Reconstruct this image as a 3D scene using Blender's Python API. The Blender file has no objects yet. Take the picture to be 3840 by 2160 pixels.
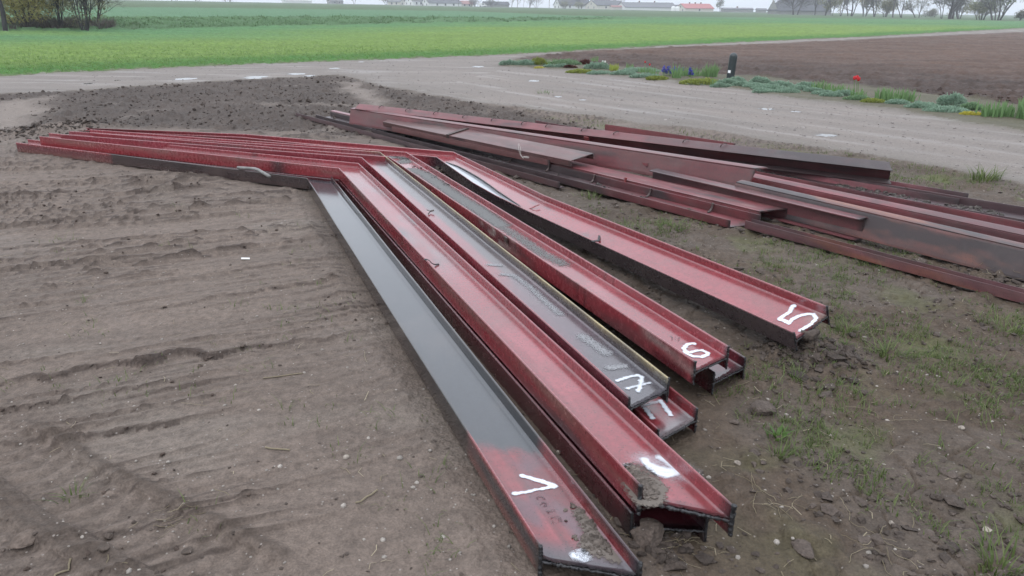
import bpy, math, random
import numpy as np
from mathutils import Vector, Matrix

random.seed(7)
RNG = np.random.default_rng(11)
SC = bpy.context.scene
COL = SC.collection

# ------------------------------------------------------------------ camera
CAM_H = 1.45
FOC, CX, CY = 2743.0, 1920.0, 1080.0           # focal length and centre in photo pixels
PITCH, ROLL = math.atan(1044 / FOC), math.radians(0.5)
FWD = np.array([0, math.cos(PITCH), -math.sin(PITCH)])
_r0 = np.array([1.0, 0, 0]); _u0 = np.cross(_r0, FWD)
RGT = math.cos(ROLL) * _r0 + math.sin(ROLL) * _u0
UPV = np.cross(RGT, FWD)
CAM = np.array([0, 0, CAM_H])
cam_data = bpy.data.cameras.new("camera")
cam_data.sensor_width = 36.0
cam_data.lens = 36.0 * FOC / 3840
cam_data.clip_start = 0.05
cam_data.clip_end = 4000
cam = bpy.data.objects.new("camera", cam_data)
COL.objects.link(cam)
M3 = Matrix((RGT, UPV, -FWD)).transposed()
cam.matrix_world = Matrix.Translation(CAM.tolist()) @ M3.to_4x4()
SC.camera = cam

# ------------------------------------------------------------------ sky, sun, exposure
SUN_EL, SUN_AZ = 55.0, 215.0                      # overcast: the sun is only a soft brighter part of the cloud
world = bpy.data.worlds.new("World")
SC.world = world
world.use_nodes = True
wn = world.node_tree; wn.nodes.clear()
w_out = wn.nodes.new("ShaderNodeOutputWorld")
w_bg = wn.nodes.new("ShaderNodeBackground")
w_sky = wn.nodes.new("ShaderNodeTexSky")
w_sky.sky_type = 'NISHITA'
w_sky.sun_disc = False
w_sky.sun_elevation = math.radians(SUN_EL)
w_sky.sun_rotation = math.radians(SUN_AZ)
w_sky.air_density = 1.0
w_sky.dust_density = 4.0
w_hsv = wn.nodes.new("ShaderNodeHueSaturation")
w_hsv.inputs['Saturation'].default_value = 0.30
w_mix = wn.nodes.new("ShaderNodeMix"); w_mix.data_type = 'RGBA'
w_mix.inputs['Factor'].default_value = 0.78       # the cloud deck evens the sky out
# an overcast sky is about three times as bright overhead as at the horizon
w_tc = wn.nodes.new("ShaderNodeTexCoord")
w_sep = wn.nodes.new("ShaderNodeSeparateXYZ")
w_ma = wn.nodes.new("ShaderNodeMath"); w_ma.operation = 'MULTIPLY_ADD'; w_ma.use_clamp = False
w_ma.inputs[1].default_value = 14.5; w_ma.inputs[2].default_value = 10.8
w_mx = wn.nodes.new("ShaderNodeMath"); w_mx.operation = 'MAXIMUM'; w_mx.inputs[1].default_value = 0.0
w_vs = wn.nodes.new("ShaderNodeVectorMath"); w_vs.operation = 'SCALE'
w_vs.inputs[0].default_value = (0.925, 0.985, 1.085)
wn.links.new(w_tc.outputs['Generated'], w_sep.inputs[0])
wn.links.new(w_sep.outputs['Z'], w_mx.inputs[0])
wn.links.new(w_mx.outputs[0], w_ma.inputs[0])
wn.links.new(w_ma.outputs[0], w_vs.inputs['Scale'])
wn.links.new(w_vs.outputs['Vector'], w_mix.inputs['B'])
w_bg.inputs['Strength'].default_value = 0.10
wn.links.new(w_sky.outputs['Color'], w_hsv.inputs['Color'])
wn.links.new(w_hsv.outputs['Color'], w_mix.inputs['A'])
wn.links.new(w_mix.outputs['Result'], w_bg.inputs['Color'])
wn.links.new(w_bg.outputs['Background'], w_out.inputs['Surface'])

sun_data = bpy.data.lights.new("sun", 'SUN')
sun_data.energy = 0.7
sun_data.angle = math.radians(35)
sun_data.color = (1.0, 0.97, 0.94)
sun = bpy.data.objects.new("sun", sun_data)
COL.objects.link(sun)
_el, _az = math.radians(SUN_EL), math.radians(SUN_AZ)
_d = Vector((math.sin(_az) * math.cos(_el), math.cos(_az) * math.cos(_el), math.sin(_el)))
sun.rotation_euler = (-_d).to_track_quat('-Z', 'Y').to_euler()
sun.location = _d * 60

SC.view_settings.view_transform = 'Standard'
SC.view_settings.look = 'None'
SC.view_settings.exposure = 0.22
SC.view_settings.gamma = 1.0
SC.view_settings.use_curve_mapping = False
SC.render.engine = 'CYCLES'
SC.cycles.max_bounces = 6
SC.cycles.diffuse_bounces = 3
SC.cycles.glossy_bounces = 3
SC.cycles.transparent_max_bounces = 12
SC.cycles.volume_bounces = 0
SC.cycles.use_denoising = True
SC.cycles.caustics_reflective = False
SC.cycles.caustics_refractive = False

# ------------------------------------------------------------------ noise
def _hash(xi, yi, seed):
    h = (xi * 374761393 + yi * 668265263 + seed * 2147483647 + 974711) & 0xffffffff
    h = ((h ^ (h >> 13)) * 1274126177) & 0xffffffff
    h = ((h ^ (h >> 16)) * 2246822519) & 0xffffffff
    return (h ^ (h >> 15)) & 0xffffffff

def noise(x, y, seed=0):
    """gradient noise, roughly -1..1"""
    x = np.asarray(x, float); y = np.asarray(y, float)
    xf, yf = np.floor(x), np.floor(y)
    xi, yi = xf.astype(np.int64), yf.astype(np.int64)
    fx, fy = x - xf, y - yf
    ux, uy = fx * fx * fx * (fx * (fx * 6 - 15) + 10), fy * fy * fy * (fy * (fy * 6 - 15) + 10)
    def g(a, b):
        t = _hash(xi + a, yi + b, seed) * (2 * math.pi / 4294967296.0)
        return np.cos(t) * (fx - a) + np.sin(t) * (fy - b)
    n0 = g(0, 0) + ux * (g(1, 0) - g(0, 0))
    n1 = g(0, 1) + ux * (g(1, 1) - g(0, 1))
    return (n0 + uy * (n1 - n0)) * 1.5

def fbm(x, y, seed=0, octs=4, gain=0.5, lac=2.03):
    a, s, t = 1.0, 0.0, 0.0
    for i in range(octs):
        s = s + a * noise(x, y, seed + 17 * i)
        t += a; a *= gain
        x = x * lac + 3.1; y = y * lac - 1.7
    return s / t

def ridge(x, y, seed=0, octs=3):
    a, s, t = 1.0, 0.0, 0.0
    for i in range(octs):
        s = s + a * (1 - np.abs(noise(x, y, seed + 31 * i)) * 1.6)
        t += a; a *= 0.5
        x = x * 2.1 + 1.3; y = y * 2.1 + 4.7
    return s / t

def lumps(x, y, seed=0, keep=0.5):
    """scattered rounded lumps 0..1: one per cell of the unit grid, some cells left empty"""
    xf, yf = np.floor(x), np.floor(y)
    xi, yi = xf.astype(np.int64), yf.astype(np.int64)
    out = np.zeros_like(np.asarray(x, float))
    for a in (-1, 0, 1):
        for b in (-1, 0, 1):
            h = _hash(xi + a, yi + b, seed)
            h2 = _hash(xi + a, yi + b, seed + 5)
            px = xf + a + 0.2 + 0.6 * (h & 0xffff) / 65535.0
            py = yf + b + 0.2 + 0.6 * (h >> 16) / 65535.0
            on = (h2 & 0xffff) / 65535.0 < keep
            rad = 0.22 + 0.38 * (h2 >> 16) / 65535.0
            d = 1 - ((x - px) ** 2 + (y - py) ** 2) / rad ** 2
            out = np.maximum(out, np.where(on & (d > 0), np.sqrt(np.maximum(d, 0)) * rad * 1.7, 0))
    return out

def worley(x, y, seed=0):
    """distance to the nearest and second nearest point of a jittered grid, and a random number per cell"""
    xf, yf = np.floor(x), np.floor(y); xi, yi = xf.astype(np.int64), yf.astype(np.int64)
    f1 = np.full(np.shape(x), 9.0); f2 = f1.copy(); cid = np.zeros(np.shape(x))
    for a in (-1, 0, 1):
        for b in (-1, 0, 1):
            h = _hash(xi + a, yi + b, seed)
            d = np.hypot(x - (xf + a + (h & 0xffff) / 65535.0), y - (yf + b + (h >> 16) / 65535.0))
            near = d < f1
            f2 = np.where(near, f1, np.minimum(f2, d)); cid = np.where(near, (_hash(xi + a, yi + b, seed + 9) & 0xffff) / 65535.0, cid); f1 = np.where(near, d, f1)
    return f1, f2, cid

def sst(a, b, x):
    t = np.clip((x - a) / (b - a), 0, 1)
    return t * t * (3 - 2 * t)

def srgb(r, g, b):
    f = lambda c: ((c / 255 + 0.055) / 1.055) ** 2.4 if c > 10 else c / 255 / 12.92
    return np.array([f(r), f(g), f(b)])

# ------------------------------------------------------------------ object helpers
def tag(o, label=None, cat=None, group=None, kind=None):
    if label: o['label'] = label
    if cat: o['category'] = cat
    if group: o['group'] = group
    if kind: o['kind'] = kind
    return o

def empty(name, loc=(0, 0, 0), rz=0.0):
    o = bpy.data.objects.new(name, None)
    o.location = [float(v) for v in loc]; o.rotation_euler = (0, 0, rz)
    o.empty_display_size = 0.2
    COL.objects.link(o)
    return o

def np_mesh(name, V, F, mat, parent=None, col=None, rough=None, alpha=None, smooth=True, world=False):
    """one mesh object from numpy arrays; F is (n,3) or (n,4) or a list of such arrays"""
    V = np.asarray(V, np.float32)
    Fs = F if isinstance(F, list) else [F]
    Fs = [np.asarray(f, np.int32) for f in Fs if len(f)]
    me = bpy.data.meshes.new(name)
    me.vertices.add(len(V)); me.vertices.foreach_set('co', V.ravel())
    nl = sum(f.size for f in Fs); nf = sum(len(f) for f in Fs)
    me.loops.add(nl); me.polygons.add(nf)
    me.loops.foreach_set('vertex_index', np.concatenate([f.ravel() for f in Fs]))
    tot = np.concatenate([np.full(len(f), f.shape[1], np.int32) for f in Fs])
    st = np.concatenate([[0], np.cumsum(tot)[:-1]]).astype(np.int32)
    me.polygons.foreach_set('loop_start', st)
    me.polygons.foreach_set('use_smooth', np.full(nf, smooth, bool))
    if col is not None:
        a = me.attributes.new('Col', 'FLOAT_COLOR', 'POINT')
        c = np.ones((len(V), 4), np.float32); c[:, :3] = np.clip(col, 0, 1)
        a.data.foreach_set('color', c.ravel())
    if rough is not None:
        a = me.attributes.new('Rough', 'FLOAT', 'POINT')
        a.data.foreach_set('value', np.broadcast_to(np.asarray(rough, np.float32), (len(V),)).copy())
    if alpha is not None:
        a = me.attributes.new('Alpha', 'FLOAT', 'POINT')
        a.data.foreach_set('value', np.asarray(alpha, np.float32))
    me.update(calc_edges=True)
    me.validate(verbose=False)
    if mat: me.materials.append(mat)
    o = bpy.data.objects.new(name, me)
    COL.objects.link(o)
    if parent is not None:
        o.parent = parent
        if world:                                   # vertices were given in world space
            o.matrix_parent_inverse = Matrix.Translation([-v for v in parent.location]) if not any(parent.rotation_euler) else \
                (Matrix.Translation(parent.location) @ parent.rotation_euler.to_matrix().to_4x4()).inverted()
    return o

def copy_tree(o, parent=None):
    c = o.copy(); COL.objects.link(c)
    if parent is not None: c.parent = parent
    for ch in o.children: copy_tree(ch, c)
    return c

class MB:
    """collects boxes, tubes and loose faces into one mesh"""
    def __init__(self): self.v = []; self.q = []; self.t = []; self.n = 0
    def add(self, V, Q=(), T=()):
        V = np.asarray(V, float).reshape(-1, 3)
        if len(Q): self.q.append(np.asarray(Q, int) + self.n)
        if len(T): self.t.append(np.asarray(T, int) + self.n)
        self.v.append(V); self.n += len(V)
        return self
    def box(self, x0, x1, y0, y1, z0, z1):
        V = [(x, y, z) for z in (z0, z1) for y in (y0, y1) for x in (x0, x1)]
        return self.add(V, [(0, 2, 3, 1), (4, 5, 7, 6), (0, 1, 5, 4), (2, 6, 7, 3), (0, 4, 6, 2), (1, 3, 7, 5)])
    def tube(self, P, R, n=6, cap=True):
        P = np.asarray(P, float); R = np.broadcast_to(np.asarray(R, float), (len(P),))
        T = np.gradient(P, axis=0); T /= np.maximum(np.linalg.norm(T, axis=1, keepdims=True), 1e-9)
        ref = np.array([0, 0, 1.0]) if abs(T[0, 2]) < 0.9 else np.array([1.0, 0, 0])
        V = []
        for i in range(len(P)):
            a = np.cross(T[i], ref); a /= max(np.linalg.norm(a), 1e-9)
            b = np.cross(T[i], a); ref = np.cross(a, T[i])
            for k in range(n):
                w = 2 * math.pi * k / n
                V.append(P[i] + R[i] * (math.cos(w) * a + math.sin(w) * b))
        Q = [(i * n + k, i * n + (k + 1) % n, (i + 1) * n + (k + 1) % n, (i + 1) * n + k)
             for i in range(len(P) - 1) for k in range(n)]
        T3 = []
        if cap:
            for base, rev in ((0, True), ((len(P) - 1) * n, False)):
                for k in range(1, n - 1):
                    t = (base, base + k, base + k + 1)
                    T3.append(t[::-1] if rev else t)
        return self.add(V, Q, T3)
    def strap(self, P, W, wid, th):
        """flat bar along points P, its width along vector W"""
        P = np.asarray(P, float); W = np.asarray(W, float); W = W / np.linalg.norm(W)
        T = np.gradient(P, axis=0); T /= np.maximum(np.linalg.norm(T, axis=1, keepdims=True), 1e-9)
        V = []
        for i in range(len(P)):
            nn = np.cross(T[i], W); nn /= max(np.linalg.norm(nn), 1e-9)
            for a, b in ((-.5, -.5), (.5, -.5), (.5, .5), (-.5, .5)):
                V.append(P[i] + W * wid * a + nn * th * b)
        Q = [(i * 4 + k, i * 4 + (k + 1) % 4, i * 4 + 4 + (k + 1) % 4, i * 4 + 4 + k) for i in range(len(P) - 1) for k in range(4)]
        e = (len(P) - 1) * 4
        Q += [(3, 2, 1, 0), (e, e + 1, e + 2, e + 3)]
        return self.add(V, Q)
    def build(self, name, mat, parent=None, smooth=False, world=False, **kw):
        F = []
        if self.q: F.append(np.concatenate(self.q))
        if self.t: F.append(np.concatenate(self.t))
        return np_mesh(name, np.concatenate(self.v), F, mat, parent, smooth=smooth, world=world, **kw)

# ------------------------------------------------------------------ materials
def new_mat(name):
    m = bpy.data.materials.new(name); m.use_nodes = True
    nt = m.node_tree
    return m, nt, nt.nodes, nt.links, nt.nodes['Principled BSDF']

def plain(name, color, rough=0.6, vary=0.25, scale=8.0, bump=0.0, spec=0.5):
    m, nt, N, L, P = new_mat(name)
    tc = N.new('ShaderNodeTexCoord')
    no = N.new('ShaderNodeTexNoise'); no.inputs['Scale'].default_value = scale; no.inputs['Detail'].default_value = 5
    L.new(tc.outputs['Object'], no.inputs['Vector'])
    ra = N.new('ShaderNodeMapRange'); ra.inputs['From Min'].default_value = 0.3; ra.inputs['From Max'].default_value = 0.7
    ra.inputs['To Min'].default_value = 1 - vary; ra.inputs['To Max'].default_value = 1 + vary
    L.new(no.outputs['Fac'], ra.inputs['Value'])
    mu = N.new('ShaderNodeVectorMath'); mu.operation = 'SCALE'
    mu.inputs[0].default_value = tuple(float(c) for c in color)
    L.new(ra.outputs['Result'], mu.inputs['Scale'])
    L.new(mu.outputs['Vector'], P.inputs['Base Color'])
    P.inputs['Roughness'].default_value = rough
    P.inputs['Specular IOR Level'].default_value = spec
    if bump:
        b = N.new('ShaderNodeBump'); b.inputs['Strength'].default_value = bump; b.inputs['Distance'].default_value = 0.02
        L.new(no.outputs['Fac'], b.inputs['Height']); L.new(b.outputs['Normal'], P.inputs['Normal'])
    return m

def leaf_mat(name, c0, c1, rough=0.55, trans=0.4, spec=0.3):
    """colour varies from piece to piece of the mesh"""
    m, nt, N, L, P = new_mat(name)
    ge = N.new('ShaderNodeNewGeometry')
    mx = N.new('ShaderNodeMix'); mx.data_type = 'RGBA'
    mx.inputs['A'].default_value = (*[float(c) for c in c0], 1); mx.inputs['B'].default_value = (*[float(c) for c in c1], 1)
    L.new(ge.outputs['Random Per Island'], mx.inputs['Factor'])
    L.new(mx.outputs['Result'], P.inputs['Base Color'])
    P.inputs['Roughness'].default_value = rough
    P.inputs['Specular IOR Level'].default_value = spec
    tl = N.new('ShaderNodeBsdfTranslucent'); ms = N.new('ShaderNodeMixShader'); ms.inputs['Fac'].default_value = trans
    L.new(mx.outputs['Result'], tl.inputs['Color']); L.new(P.outputs[0], ms.inputs[1]); L.new(tl.outputs[0], ms.inputs[2])
    out = [n for n in N if n.type == 'OUTPUT_MATERIAL'][0]; L.new(ms.outputs[0], out.inputs['Surface'])
    return m
# ------------------------------------------------------------------ measuring: from a photo pixel to a place on the ground
def ray_dir(px, py):
    return FWD + RGT * ((px - CX) / FOC) - UPV * ((py - CY) / FOC)

def at_z(px, py, z=0.0):
    d = ray_dir(px, py)
    return CAM + d * ((z - CAM_H) / d[2])

def terrain0(x, y):
    r = np.hypot(x, y)
    k = np.minimum(1.0, 520.0 / np.maximum(r, 1.0))
    return sst(18, 75, r) * k * (-0.0096 * x + 0.0052 * y)

def at_fn(px, py, fn, tmax=1500.0):
    d = ray_dir(px, py)
    ts = np.geomspace(0.8, tmax, 700)
    P = CAM + ts[:, None] * d
    g = P[:, 2] - fn(P[:, 0], P[:, 1])
    k = np.argmax(g < 0) if (g < 0).any() else len(ts) - 1
    if k == 0: k = 1
    lo, hi = ts[k - 1], ts[k]
    for _ in range(30):
        m = 0.5 * (lo + hi); p = CAM + m * d
        if p[2] - fn(p[0], p[1]) < 0: hi = m
        else: lo = m
    return CAM + hi * d

def polar_line(pix, fn):
    P = np.array([at_fn(a, b, fn) for a, b in pix])
    az = np.arctan2(P[:, 0], P[:, 1]); r = np.hypot(P[:, 0], P[:, 1])
    o = np.argsort(az)
    return az[o], r[o]

BANK = polar_line([(-300, 116), (0, 116), (340, 110), (640, 107), (1280, 93), (1900, 82), (2350, 72), (2560, 69)], terrain0)

def bank_q(x, y):
    az = np.arctan2(x, np.maximum(y, 1e-3)); r = np.hypot(x, y)
    return np.where(y > 3, r - np.interp(az, *BANK), -50)

def terrain(x, y):
    az = np.arctan2(x, np.maximum(y, 1e-3))
    hb = 0.20 * (1 - sst(-0.25, 0.2, az)) + 0.12 * (1 - sst(0.1, 0.3, az))
    return terrain0(x, y) + hb * sst(0, 7, bank_q(x, y))

def at(px, py): return at_fn(px, py, terrain)

STRIP = polar_line([(-300, 27), (300, 27), (640, 28), (1280, 36), (1700, 41), (2100, 57), (2350, 63), (2560, 64), (3000, 67), (3840, 80), (4100, 83)], terrain)

def poly(pts):                                     # pixels of the 2576 wide view of the photo
    return np.array([at(x * 1.4907, y * 1.4907)[:2] for x, y in pts])

def poly_sd(x, y, P):
    """signed distance to a closed polygon, positive inside"""
    d = np.full(x.shape, 1e18); ins = np.zeros(x.shape, bool)
    n = len(P)
    for i in range(n):
        ax, ay = P[i]; bx, by = P[(i + 1) % n]
        ex, ey = bx - ax, by - ay
        t = np.clip(((x - ax) * ex + (y - ay) * ey) / max(ex * ex + ey * ey, 1e-12), 0, 1)
        d = np.minimum(d, (x - ax - t * ex) ** 2 + (y - ay - t * ey) ** 2)
        if by != ay:
            c = ((ay > y) != (by > y)) & (x < (bx - ax) * (y - ay) / (by - ay) + ax)
            ins ^= c
    d = np.sqrt(d)
    return np.where(ins, d, -d)

P_TRACK = poly([(-330, 205), (0, 191), (600, 163), (1250, 139), (1700, 114), (2200, 92), (2576, 71), (2900, 54), (2900, 62), (2576, 80), (2000, 107),
                (1500, 126), (1330, 142), (1262, 155), (1262, 167), (1400, 176), (1650, 201), (1800, 217), (2000, 247), (2250, 277), (2576, 334), (2900, 395),
                (2950, 540), (2576, 458), (2300, 408), (2000, 362), (1700, 317), (1400, 283), (1200, 258), (1050, 232), (905, 203), (860, 188),
                (400, 213), (130, 232), (0, 236), (-330, 246)])
P_CROP = np.concatenate([poly([(-330, 205), (0, 191), (600, 163), (1250, 139), (1700, 114), (2200, 92), (2576, 71), (2900, 54)]),
                         np.array([(700.0, 300.0), (1500.0, 1200.0), (-1500.0, 1200.0), (-900.0, 10.0), (-60.0, 13.0)])])
P_PLOUGH = np.concatenate([poly([(1300, 151), (1335, 142), (1500, 126), (2000, 107), (2576, 80), (2900, 62)]), np.array([(170.0, 130.0), (60.0, 12.0)]),
                           poly([(2900, 330), (2576, 270), (2250, 228), (1850, 193), (1640, 180), (1440, 160)])])
P_BED = poly([(1262, 155), (1300, 149), (1440, 157), (1640, 176), (1850, 190), (2250, 226), (2576, 268), (2900, 328), (2900, 398), (2576, 336), (2250, 279),
              (2000, 249), (1800, 219), (1650, 203), (1400, 178), (1262, 167)])
P_DIRT = poly([(-200, 246), (0, 236), (130, 232), (400, 213), (860, 188), (905, 203), (1050, 232), (1200, 258), (1380, 296), (1560, 338), (1500, 352), (1000, 352),
               (750, 330), (250, 318), (130, 312), (0, 335), (-200, 340)])
P_SANDY = [poly([(30, 250), (120, 240), (128, 275), (70, 325), (-60, 330), (-60, 262)]), poly([(848, 203), (905, 205), (990, 266), (925, 268), (868, 238)])]
P_GRASSY = poly([(1500, 520), (1900, 560), (2576, 800), (2900, 900), (2900, 1600), (2200, 1500), (1900, 1250), (1800, 1000), (2100, 850), (1700, 640)])
P_VERGE = poly([(1330, 285), (1700, 330), (2000, 374), (2300, 420), (2576, 470), (2900, 560), (2900, 640), (2576, 590), (2300, 500), (1900, 390), (1560, 335)])
STREAK = math.radians(20)

PUDDLES = [  # x, y, half width, half height in pixels of the full photo
    (693, 295, 38, 5), (958, 288, 42, 7), (1112, 276, 40, 4), (1160, 283, 24, 3.5), (1255, 255, 22, 2.5), (1792, 249, 26, 3), (1355, 231, 14, 1.6),
    (2002, 302, 24, 4), (2093, 361, 16, 3), (2185, 373, 16, 2.5), (2873, 407, 32, 4), (2985, 417, 24, 2.5), (3099, 505, 46, 6), (330, 312, 18, 2.5), (440, 300, 14, 2)]
PUD = []
for px, py, hw, hh in PUDDLES:
    c = at(px, py); e = at(px + hw, py); f1 = at(px, py - hh); f2 = at(px, py + hh)
    PUD.append((c[0], c[1], 0.8 * np.hypot(*(e - c)[:2]), 0.36 * np.hypot(*(f1 - f2)[:2])))

MOUNDS = [(at_z(3060, 1345)[:2], 0.16, 0.07), (at_z(2960, 1320)[:2], 0.10, 0.05), (at_z(2470, 1985)[:2], 0.10, 0.025), (at_z(120, 500)[:2], 0.5, 0.06),
          (at_z(310, 470)[:2], 0.4, 0.05), (at_z(1655, 650)[:2], 0.18, 0.05), (at_z(3780, 1040)[:2], 0.25, 0.06), (at_z(2280, 600)[:2], 0.3, 0.03)]

BEAM_LINES = [(-5.1, 7.9, -1.7, 6.28, .12), (-1.68, 6.25, .30, 1.45, .14), (-4.8, 7.95, -1.5, 6.55, .13), (-1.42, 6.25, .62, 1.62, .14), (-1.30, 6.7, .60, 2.25, .14), (-1.05, 6.75, .86, 2.55, .14)]
C = dict(mud=np.array([.114, .089, .074]), mudr=np.array([.062, .045, .032]), dirt=np.array([.056, .043, .036]), gravel=np.array([.134, .114, .100]),
         plough=np.array([.040, .024, .018]), plough2=np.array([.070, .040, .028]), sandy=np.array([.175, .146, .126]), moss=np.array([.070, .084, .026]))

def streaks(x, y):
    """smeared layers and wheel lines in the yard: each starts with a small step and thins out behind it"""
    ca, sa = math.cos(STREAK), math.sin(STREAK)
    u = x * ca + y * sa; v = -x * sa + y * ca
    v = v + 0.22 * noise(u * 0.28, v * 0.35, 190) + 0.06 * noise(u * 0.7, v * 0.9, 191) + 0.018 * noise(u * 2.1, v * 2.5, 192)
    h = 0; e = 0; first = None
    band = sst(-0.35, 0.25, fbm(u * 0.22, v * 1.5, 193, 3) + 0.08)
    smooth_ = 1 - .8 * sst(-1.25, -.55, x - (-1.75 + (6.13 - y) * .42) + .3 * noise(x * .8, y * .8, 194)) * sst(3.7, 2.5, y)     # gritty, undisturbed strip beside the nearest beam
    for i, (fr_, wob, amp, um, seed, thick) in enumerate([(1.9, .5, .020, .7, 200, .035), (4.7, .5, .020, .9, 210, .05), (9.5, .45, .024, 1.1, 220, .08), (17.0, .4, .016, 1.4, 230, .11), (27.0, .4, .008, 1.8, 240, .14)]):
        ph = v * fr_ + wob * noise(u * um * .6, v * fr_ * .35, seed + 1) + 0.12 * noise(u * 6, v * 6, seed + 2)
        k = np.floor(ph); f = ph - k
        a = np.clip(0.42 + 1.7 * noise(u * um * .55 + k * 7.31, k * 3.7, seed), 0, 1.2) * (band if i > 1 else 0.35 + 0.65 * band) * smooth_ * (.8 + .6 * sst(-.3, .3, noise(u * .35 + i * 5, v * .8, seed + 6)))
        h = h + amp * a * sst(0.0, thick, f) * (1 - f) ** 1.5
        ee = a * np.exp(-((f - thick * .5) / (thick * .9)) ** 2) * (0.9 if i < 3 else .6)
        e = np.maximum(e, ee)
        if i == 0: first = ee
    return h, np.clip(e, 0, 1), first

def ground(x, y, want_col=True):
    """height, colour, roughness and region of the ground at any place"""
    r = np.hypot(x, y)
    ws = np.clip(r / 9, 0.25, 3)
    wx = x + ws * (0.10 * noise(x * 1.3, y * 1.3, 3) + 0.05 * noise(x * 5, y * 5, 4))
    wy = y + ws * (0.10 * noise(x * 1.3, y * 1.3, 5) + 0.05 * noise(x * 5, y * 5, 6))
    near = r < 120
    sd = {}
    for k, P in (('track', P_TRACK), ('crop', P_CROP), ('plough', P_PLOUGH), ('bed', P_BED), ('dirt', P_DIRT)):
        sd[k] = poly_sd(wx, wy, P)
    reg = np.zeros(x.shape, np.int8)                # 0 yard, 1 track, 2 crop field, 3 ploughed field, 4 bed, 5 tilled dirt
    reg[sd['dirt'] > 0] = 5; reg[sd['plough'] > 0] = 3; reg[sd['bed'] > 0] = 4; reg[sd['crop'] > 0] = 2; reg[sd['track'] > 0] = 1
    soft = np.clip(r * 0.015, 0.04, 1.5)
    w = {k: sst(-1, 1, v / soft) for k, v in sd.items()}
    sandy = np.zeros(x.shape)
    for P in P_SANDY: sandy = np.maximum(sandy, sst(-0.2, 0.35, poly_sd(wx, wy, P)))
    grassy = sst(-0.5, 0.5, poly_sd(wx, wy, P_GRASSY)); verge = sst(-0.4, 0.3, poly_sd(wx, wy, P_VERGE))
    right = sst(-0.25, 0.5, x - (-1.75 + (6.13 - y) * 0.42)) * (1 - sst(7, 9, y))
    # --- height
    ca, sa = math.cos(STREAK), math.sin(STREAK)
    u = x * ca + y * sa; v = -x * sa + y * ca
    v2 = v + 0.12 * noise(u * 0.8, v * 0.8, 21) + 0.03 * noise(u * 2.5, v * 3, 22)
    chop = sst(-0.1, 0.5, noise(u * 0.9, v * 1.6, 25))
    fine = fbm(x * 22, y * 22, 26, 3)
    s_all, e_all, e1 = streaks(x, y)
    l_small = lumps(u * 7, v * 11, 27, 0.4); l_tiny = lumps(u * 17, v * 24, 28, 0.45)
    crumble = sst(0.1, 0.6, e_all * 0.8 + 0.35 * chop * noise(u * 4, v * 4, 29))
    h_left = s_all + 0.018 * fbm(u * 0.9, v * 1.9, 30, 2) + (0.018 * l_small + 0.011 * l_tiny) * crumble + 0.0045 * fine - 0.012
    wpx, wpy = x + 0.05 * noise(x * 5, y * 5, 35), y + 0.05 * noise(x * 5, y * 5, 36)
    f1, f2, cid = worley(wpx * 5.3, wpy * 5.3, 37)
    g1, g2, cid2 = worley(wpx * 9.0, wpy * 9.0, 38)
    plate = sst(-0.10, 0.15, noise(x * 1.25, y * 1.25, 39) - 0.05)       # crusted plates here, loose crumbs elsewhere
    crack = sst(0.07, 0.0, f2 - f1)
    h_right = 0.034 * fbm(x * 1.9, y * 1.9, 31, 3) + plate * (0.014 * (cid - 0.5) * sst(0.02, .16, f2 - f1) - 0.010 * crack + 0.006 * (cid2 - .5)) \
        + (1 - plate) * (0.018 * lumps(x * 7, y * 7, 32, 0.5) + 0.015 * lumps(x * 15, y * 15, 34, 0.6) + .006 * (cid2 - .5)) + 0.012 * fbm(x * 8, y * 8, 46, 3) + 0.0065 * fine - 0.014
    cl = lumps(x * 4.2, y * 4.2, 41, 0.5); cl2 = lumps(x * 9.5, y * 9.5, 42, 0.65); cl3 = lumps(x * 19, y * 19, 43, 0.6)
    h_dirt = (0.030 * cl + 0.036 * cl2 + 0.022 * cl3 + .02 * fbm(x * 2.2, y * 2.2, 45, 3)) * (1 - 0.85 * sandy) + 0.02 * noise(x * 0.9, y * 0.9, 44) - 0.02
    dru, drv = x * 0.62 - y * 0.785, x * 0.785 + y * 0.62      # along and across the drive
    ondrive = sst(-3.5, 0.5, x - 0.25 * (y - 15))
    h_track = 0.013 * (fbm(x * 0.35, y * 2.2, 51, 3) * (1 - ondrive) + fbm(dru * 0.3, drv * 2.4, 53, 3) * ondrive) + 0.006 * fbm(x * 4, y * 6, 52, 3)
    pl_far = sst(22, 34, r + 3 * noise(x * 0.3, y * 0.3, 60) + 0.4 * x)
    h_pl = (0.035 * lumps(x * 2.0, y * 2.6, 61, 0.75) + 0.035 * lumps(x * 5.1, y * 5.9, 62, 0.7) + .03 * lumps(x * 10, y * 11, 66, .7) + .03 * fbm(x * 3, y * 4, 65, 3)) * (1 - 0.6 * pl_far) \
        + 0.07 * noise(x * 0.30, y * 1.6, 63) + 0.02 * noise(x * 9, y * 9, 64)
    q = bank_q(x, y)
    bankw = sst(-0.5, 1, q) * (1 - sst(9, 13, q)) * (1 - sst(0.05, 0.3, np.arctan2(x, np.maximum(y, 0.1))))
    h_crop = 0.05 * noise(x * 2.2, y * 5, 71) + 0.05 * noise(x * 7, y * 8, 72) + 0.30 * bankw * fbm(x * 0.7, y * 0.9, 73, 3)
    lr = right * (1 - w['dirt'])
    h = h_left * (1 - right) + h_right * right
    h = h * (1 - w['dirt']) + h_dirt * w['dirt']
    h = h + w['plough'] * (h_pl - h); h = h + w['bed'] * (0.03 - h) * (1 - w['track'])
    h = h + w['crop'] * (h_crop - h); h = h + w['track'] * (h_track - h)
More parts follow.
